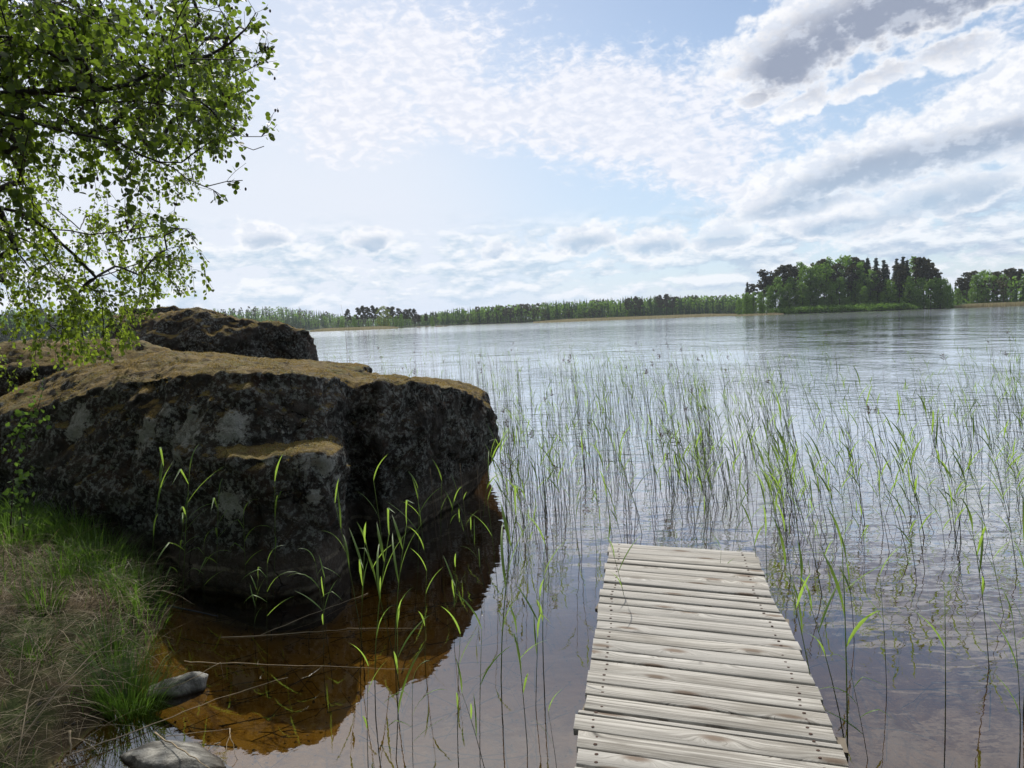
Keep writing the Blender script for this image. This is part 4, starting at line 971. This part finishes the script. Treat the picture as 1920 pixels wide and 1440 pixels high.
for px, ty, nm in ((1178, 555, 'pine_tree'), (1192, 552, 'pine_tree'), (1202, 556, 'pine_tree'), (1238, 549, 'pine_tree'), (1250, 547, 'pine_tree'), (1262, 553, 'pine_tree')):
    D_ = 560; hy = 602-.0375*(px-960); far_tree(nm, x2az(px), far_shore(x2az(px))+4, (hy-ty)/F*605, 'dark round-topped pine standing taller than the woods on the far shore', 'tall pines on the far shore')
for i, (px, w, lab) in enumerate([(742, 1.6, 'leftmost'), (785, 1.4, 'second'), (800, 1.2, 'third'), (822, 2.6, 'largest dark'), (836, 1.2, 'rightmost')]):
    p = atz(px, 613.5-.035*(px-740), 0); p = p.normalized()*455; p.z = 0
    bm = bmesh.new(); bmesh.ops.create_icosphere(bm, subdivisions=3, radius=1)
    for v in bm.verts:
        n_ = mnoise.noise(v.co*1.7+Vector((i*5, 0, 0))); v.co = Vector((v.co.x*w, v.co.y*w*.7, v.co.z*.55))*(1+.35*n_)
    me = bpy.data.meshes.new('island_rock'); bm.to_mesh(me); bm.free(); me.materials.append(M['rock_small']); o = link(bpy.data.objects.new('island_rock', me)); o.location = p
    tag(o, '%s of the small rocks breaking the water off the low point' % lab, 'rock', 'rocks off the low point')
# the far woods: one mass
wd = MB(); wt = MB()
def wood_tree(x, y, z, h, kind):
    c = Vector((x, y, z))
    if kind == 0:
        for i in range(7):
            s = .15 + i*.13; r = h*.15*(1-s)+.15
            for j in range(5):
                a = rf.uniform(0, 6.28); p = c + Vector((math.cos(a)*r*.6, math.sin(a)*r*.6, h*s)); u = Vector((math.cos(a+1.57), math.sin(a+1.57), -.2))*r*.6; wd.add([tuple(p-u), tuple(p+u-Vector((0, 0, r*.3))), tuple(p+Vector((0, 0, h*.16)))], [(0, 1, 2)], 0)
        wd.add([tuple(c+Vector((-.4, 0, h*.8))), tuple(c+Vector((.4, .1, h*.8))), tuple(c+Vector((0, 0, h)))], [(0, 1, 2)], 0)
    else:
        r = h*(.2 if kind == 1 else .15); n = 44
        for i in range(n):
            d = rv(); q = .50 if kind == 1 else .66; p = c + Vector((d.x*r, d.y*r, h*q + d.z*h*(.46 if kind == 1 else .32))); a = rv(); u = a.cross(rv()).normalized(); s = h*.055*rf.uniform(.6, 1.4); w = u.cross(a).normalized()
            wd.add([tuple(p-u*s), tuple(p-w*s), tuple(p+u*s), tuple(p+w*s)], [(0, 1, 2, 3)], kind)
        wt.tube([tuple(c-Vector((0, 0, .5))), tuple(c+Vector((0, 0, h*.8)))], [.22, .1], 3)
hh_ = lambda a: np.interp(a, [-38, -30, -16, -12, -7, -3, 0, 6, 12, 17, 24, 38], [15, 15, 13, 12, 11, 13.5, 14, 15, 15.5, 15.5, 15, 15])
for k in range(3600):
    a = rf.uniform(-39, 19) if rf.random() < .93 else rf.uniform(19, 39); dd = rf.uniform(3, 34) if rf.random() < .62 else rf.uniform(34, 330); D_ = float(far_shore(a))+dd
    x, y = math.sin(R(a))*D_, math.cos(R(a))*D_; z = float(terrain(np.array([x]), np.array([y]))[0]); h = float(hh_(a))*rf.uniform(.6, 1.12)*(1.0 if dd > 8 else .7)
    v_ = mnoise.noise(Vector((x/40, y/40, 0))) + rf.uniform(-.35, .35); wood_tree(x, y, z, h, 0 if v_ < -.12 else (1 if v_ < .28 else 2))
o = tag(wd.build('forest', [M['far_mix'], M['far_broad'], M['far_pine']]), 'mixed green woods running along the far shore', 'woods', kind='stuff')
tag(wt.build('forest_trunks', M['far_bark']), 'thin trunks of the woods along the far shore', 'woods', kind='stuff')
# undergrowth along the island's edge and the golden reed margins
ug = MB()
for k in range(1000):
    a = x2az(rf.uniform(1378, 1790)); D_ = 401+rf.uniform(0, 10); x, y = math.sin(R(a))*D_, math.cos(R(a))*D_; z = float(terrain(np.array([x]), np.array([y]))[0])
    if z < .1: continue
    clump(ug, Vector((x, y, z+rf.uniform(.6, 2.6))), 1.4, 22, .34, .9)
tag(ug.build('undergrowth', M['far_broad']), 'low bushes along the water\'s edge of the wooded island', 'bushes', kind='stuff')
rd = MB()
def margin(px0, px1, d0, d1, n, h0):
    for k in range(n):
        u = rf.random(); a = x2az(px0+(px1-px0)*u); taper = min(1, 6*u, 6*(1-u)); D_ = rf.uniform(d0, d0+(d1-d0)*max(.15, taper)); x, y = math.sin(R(a))*D_, math.cos(R(a))*D_; h = h0*rf.uniform(.7, 1.15)*(.5+.5*taper); w = rf.uniform(.05, .16)*D_/400
        aa = R(a)+rf.uniform(-.7, .7); c, s = math.cos(aa)*w, -math.sin(aa)*w; lx = rf.uniform(-.3, .3); rd.add([(x-c, y-s, -.3), (x+c, y+s, -.3), (x+c*.3+lx, y+s*.3, h), (x-c*.3+lx, y-s*.3, h)], [(0, 1, 2, 3)])
margin(1000, 1392, 470, 575, 15000, 1.7); margin(580, 745, 425, 500, 7000, 1.6); margin(1780, 1990, 425, 440, 5000, 1.8); margin(1785, 1990, 440, 455, 2500, 1.8); margin(1375, 1470, 398, 406, 700, 1.0)
tag(rd.build('reed_margin', M['far_reed']), 'golden belt of dry reeds edging the far shores', 'reeds', kind='stuff')

# unseen trees added behind the viewpoint to keep sky light off bank and rock face
bk = MB(); bt = MB()
for (x, y, h) in ((-9, -4, 14), (-6, -8, 16), (-2.5, -7, 13), (-12, 1, 13), (2, -9, 15), (-10.5, -9, 17), (6.5, -8, 14), (-1, -12, 17), (11, -10, 15), (-14, 5.5, 13), (-6.2, -2.2, 9)):
    a, b_ = broad_mesh(h, .24, .12); z = ground_z(x, y); bt.add([(q[0]+x, q[1]+y, q[2]+z) for q in a.v], a.f); bk.add([(q[0]+x, q[1]+y, q[2]+z) for q in b_.v], b_.f)
tag(bk.build('unseen_woods', M['far_mix']), 'unseen woods added on the near shore to shade the bank', 'woods', kind='stuff'); tag(bt.build('unseen_woods_trunks', M['far_bark']), 'trunks of the unseen added woods on the near shore', 'woods', kind='stuff')

# ---------------------------------------------------------------- sky
world = bpy.data.worlds.new('World'); sc.world = world; world.use_nodes = True
world.node_tree.nodes.clear(); t = NT(world.node_tree); t.dims = '2D'
wout = t.new('ShaderNodeOutputWorld'); bg = t.new('ShaderNodeBackground'); t.l.new(bg.outputs[0], wout.inputs[0]); bg.inputs[1].default_value = .1
sky = t.new('ShaderNodeTexSky', sky_type='NISHITA'); sky.sun_disc = False; sky.sun_elevation = R(SUN_EL); sky.sun_rotation = R(SUN_AZ)
sky.air_density = 1.0; sky.dust_density = .6; sky.ozone_density = 1.5
D = t.new('ShaderNodeTexCoord').outputs['Generated']; o = t.xyz(D)
az = t.m('MULTIPLY', t.m('ARCTAN2', o[0], o[1]), 57.29578); el = t.m('MULTIPLY', t.m('ARCSINE', o[2]), 57.29578)
UV = t.comb(az, el, 0.0)
def ellipse(uv, px, py, w, h, rot):
    a, e = azel(px, py); k = 1/23.3*57.29578/57.3
    s = t.map(uv, loc=(a, e, 0), rot=(0, 0, R(rot)), scale=(w*.0415, h*.0415, 1), typ='TEXTURE')
    return t.m('SUBTRACT', 1.15, t.vm('LENGTH', s))
CUM = [(1640, 5, 250, 72, 12), (1480, 95, 105, 70, 25), (1800, -30, 230, 60, 12), (1445, 125, 60, 40, 0),
       (1440, 365, 62, 52, 20), (1540, 325, 110, 45, 16), (1690, 285, 150, 56, 16), (1850, 240, 130, 55, 16), (1970, 200, 130, 70, 10),
       (1510, 390, 120, 22, 6), (1700, 390, 130, 34, 16), (1820, 360, 90, 24, 24), (1560, 415, 70, 20, 5),
       (1510, 190, 55, 24, 30), (1410, 190, 35, 14, 0), (1900, 150, 110, 40, 15), (1800, 100, 60, 24, 0), (1640, 150, 70, 20, 10),
       (488, 445, 44, 26, 0), (700, 450, 50, 30, 0), (930, 474, 30, 18, 0), (1095, 445, 85, 32, 4), (1230, 460, 80, 30, 3), (1365, 445, 60, 32, 5)]
# where the clouds are thick enough to stand grey against the light
DRK = [(1650, 45, 210, 62, 14), (1480, 120, 85, 42, 25), (1820, -5, 200, 55, 14), (1630, 322, 150, 28, 12), (1800, 285, 140, 24, 14), (1500, 380, 90, 20, 10), (1740, 405, 120, 34, 16),
       (1850, 370, 60, 18, 25), (1570, 425, 70, 16, 4), (490, 458, 36, 14, 0), (705, 465, 40, 20, 0),
       (935, 480, 24, 11, 0), (1090, 468, 75, 24, 2), (1230, 475, 70, 22, 3), (1370, 460, 55, 22, 4), (1750, 460, 160, 22, 8), (1700, 500, 220, 14, 4)]
wn = t.vm('SUBTRACT', t.noise(t.map(UV, scale=(.16, .24, 1)), 1.0, 5, .6, col=True), (.5, .5, .5))
def union(lst, q):
    best = None
    for e_ in lst:
        # each term hangs on the one before (a negligible nudge) so that few values are live at once
        qq = q if best is None else t.vm('ADD', q, t.vm('SCALE', (1e-5, 0, 0), scale=best))
        v = ellipse(qq, *e_); best = v if best is None else t.m('MAXIMUM', best, v)
    return best
vor = t.new('ShaderNodeTexVoronoi', feature='F1', voronoi_dimensions='2D'); t.put(vor.inputs['Vector'], t.vm('ADD', t.map(UV, scale=(.62, .85, 1)), t.vm('SCALE', wn, scale=.9)))
vor.inputs['Scale'].default_value = 1.0; vor.inputs['Detail'].default_value = 3; vor.inputs['Roughness'].default_value = .55; 
puff = t.m('SUBTRACT', .62, vor.outputs['Distance'])
fine = t.m('SUBTRACT', t.noise(t.map(UV, scale=(.8, 1.2, 1)), 1.0, 5, .6), .5)
q = t.vm('ADD', UV, t.vm('MULTIPLY', wn, (3.6, 2.0, 0)))
# a belt of small far cumulus above the horizon: relief from a sample a little higher up
def belt_noise(dy):
    return t.noise(t.vm('ADD', t.map(t.vm('ADD', UV, (0, dy, 0)), scale=(.22, .62, 1), loc=(3.1, 1.7, 0)), t.vm('SCALE', wn, scale=.25)), 1.0, 6, .58)
b0 = belt_noise(0.0); b1 = belt_noise(.55)
bm = t.m('MULTIPLY', t.sm(el, .2, 2.0), t.sm(el, 9.0, 6.0))
belt_a = t.m('MULTIPLY', t.sm(t.m('ADD', b0, t.m('MULTIPLY', puff, .10)), .36, .5), bm)
belt_l = t.m('ADD', .45, t.m('MULTIPLY', t.m('SUBTRACT', b0, b1), 4.2), clamp=True)
d0 = t.m('ADD', t.m('MULTIPLY', union(CUM, q), 1.7), t.m('ADD', t.m('MULTIPLY', puff, .6), t.m('MULTIPLY', fine, .7)))
alpha = t.sm(d0, -.30, .42)
dk = t.m('ADD', t.m('MULTIPLY', union(DRK, t.vm('ADD', UV, t.vm('MULTIPLY', wn, (2.6, 1.3, 0)))), 1.3), t.m('ADD', t.m('MULTIPLY', puff, -.15), t.m('MULTIPLY', fine, .4)))
thick = t.m('MULTIPLY', t.sm(dk, -.55, 1.0), t.sm(d0, .0, .95))
# base sky: Nishita with a thin white veil brightest towards the sun
sd = Vector((math.sin(R(SUN_AZ))*math.cos(R(SUN_EL)), math.cos(R(SUN_AZ))*math.cos(R(SUN_EL)), math.sin(R(SUN_EL))))
cs = t.vm('DOT_PRODUCT', D, tuple(sd))
col = t.mix(1.0, sky.outputs[0], (1.0, 1.0, 1.0), 'MULTIPLY')
front = t.sm(cs, -.25, .75)
vn = t.noise(t.map(UV, scale=(.035, .06, 1)), 1.0, 4, .55, .6)
glow = t.m('POWER', t.m('MAXIMUM', cs, 0.0), 6.0)
hor = t.sm(el, 26, 3)
lft = t.sm(az, 16, -12)
veil = t.m('MULTIPLY', front, t.m('ADD', t.m('MULTIPLY', vn, .35), t.m('ADD', t.m('MULTIPLY', hor, .50), t.m('MULTIPLY', lft, .42))), clamp=True)
vcol = t.mix(lft, (5.6, 7.0, 8.7), (7.3, 7.8, 8.7))
col = t.mix(veil, col, vcol)
# altocumulus sheet in the middle of the view
zz = t.m('ADD', t.m('MAXIMUM', o[2], 0.0), .06)
pl = t.comb(t.m('DIVIDE', o[0], zz), t.m('DIVIDE', o[1], zz), 0.0)
cell = t.noise(t.map(UV, rot=(0, 0, R(-22)), scale=(.85, 1.7, 1)), 1.0, 4, .62, .25)
soft = t.noise(t.map(UV, rot=(0, 0, R(20)), scale=(.07, .13, 1), loc=(5, 2, 0)), 1.0, 5, .6)
SHEET = [(1180, 230, 330, 120, -20), (900, 190, 330, 80, -22), (1330, 320, 190, 90, -30), (640, 190, 160, 90, -10), (820, 100, 140, 50, 0)]
bs = None
wq = t.vm('ADD', UV, t.vm('MULTIPLY', t.vm('SUBTRACT', t.noise(t.map(UV, scale=(.11, .15, 1)), 1.0, 5, .6, col=True), (.5, .5, .5)), (8, 5, 0)))
for e_ in SHEET:
    v = ellipse(wq, *e_); bs = v if bs is None else t.m('MAXIMUM', bs, v)
up = t.m('MULTIPLY', t.sm(el, 24, 34), .9)
bs = t.m('MAXIMUM', bs, t.m('SUBTRACT', t.m('ADD', up, t.m('MULTIPLY', t.sm(az, 15, 45), .75)), .45))
sa = t.m('ADD', t.m('MULTIPLY', bs, 1.1), t.m('ADD', t.m('MULTIPLY', t.m('SUBTRACT', cell, .5), 1.5), t.m('MULTIPLY', t.m('SUBTRACT', soft, .5), 1.6)))
sal = t.m('MULTIPLY', t.sm(sa, -.1, .75), t.m('MULTIPLY', front, .88))
col = t.mix(sal, col, t.mix(t.sm(cell, .35, .7), (7.3, 7.6, 8.5), (8.8, 8.8, 9.3)))
# cumulus
lo = t.sm(el, 14, 4)                                                    # low clouds are paler and bluer
dark = t.mix(lo, (3.0, 3.4, 4.4), (4.2, 5.4, 6.9))
right = t.sm(az, 8, 26)
bcol = t.mix(belt_l, t.mix(right, (4.7, 6.0, 7.3), (4.1, 5.1, 6.6)), (8.7, 8.9, 9.3))
col = t.mix(t.m('MULTIPLY', belt_a, t.m('MULTIPLY', front, .85)), col, bcol)
thick = t.m('MULTIPLY', thick, t.sm(t.m('ADD', b0, fine), .25, .5, .55, 1.0))
ccol = t.mix(thick, t.mix(t.sm(fine, -.12, .12), (7.3, 7.7, 8.5), (9.2, 9.2, 9.4)), dark)
edge = t.sm(d0, .5, .08)
ccol = t.mix(t.m('MULTIPLY', edge, .6), ccol, (9.4, 9.4, 9.5))
col = t.mix(t.m('MULTIPLY', alpha, t.m('MULTIPLY', front, t.m('SUBTRACT', .95, t.m('MULTIPLY', lo, .22)))), col, ccol)
# hazy band right at the horizon
col = t.mix(t.m('MULTIPLY', t.sm(el, 3.2, 0.0), t.m('MULTIPLY', front, .7)), col, (6.3, 7.1, 8.5))
# bright air round the sun (above the frame)
gcol = t.vm('SCALE', (1.0, .97, .92), scale=t.m('MULTIPLY', t.m('MULTIPLY', glow, t.sm(el, 24, 36)), 14.0))
col = t.vm('ADD', col, gcol)
t.l.new(col, bg.inputs[0])
world.cycles.sampling_method = 'MANUAL'; world.cycles.sample_map_resolution = 1024

sun_d = bpy.data.lights.new('sun', 'SUN'); sun_d.energy = 4.2; sun_d.angle = R(.55); sun_d.color = (1, .95, .86)
sun = bpy.data.objects.new('sun', sun_d); C.objects.link(sun)
sun.rotation_euler = sd.to_track_quat('Z', 'Y').to_euler()

vs_ = sc.view_settings; vs_.view_transform = 'Standard'; vs_.look = 'None'; vs_.exposure = .15; vs_.gamma = 1; vs_.use_curve_mapping = False
sc.render.engine = 'CYCLES'
cy = sc.cycles; cy.max_bounces = 8; cy.diffuse_bounces = 3; cy.glossy_bounces = 3; cy.transmission_bounces = 4; cy.transparent_max_bounces = 12
cy.use_denoising = True; cy.caustics_reflective = False; cy.caustics_refractive = False; cy.sample_clamp_indirect = 6

# ---------------------------------------------------------------- the air
hz = MB(); hz.box((0, 300, 20), 1900, 1900, 70)
m, t, out = material('air'); v_ = t.new('ShaderNodeVolumePrincipled'); v_.inputs['Color'].default_value = (.80, .88, .97, 1); v_.inputs['Density'].default_value = .00010; v_.inputs['Anisotropy'].default_value = .3
t.l.new(v_.outputs[0], out.inputs['Volume']); tag(hz.build('haze', m), 'thin summer haze over the lake', 'haze', kind='stuff')
cy.volume_bounces = 0
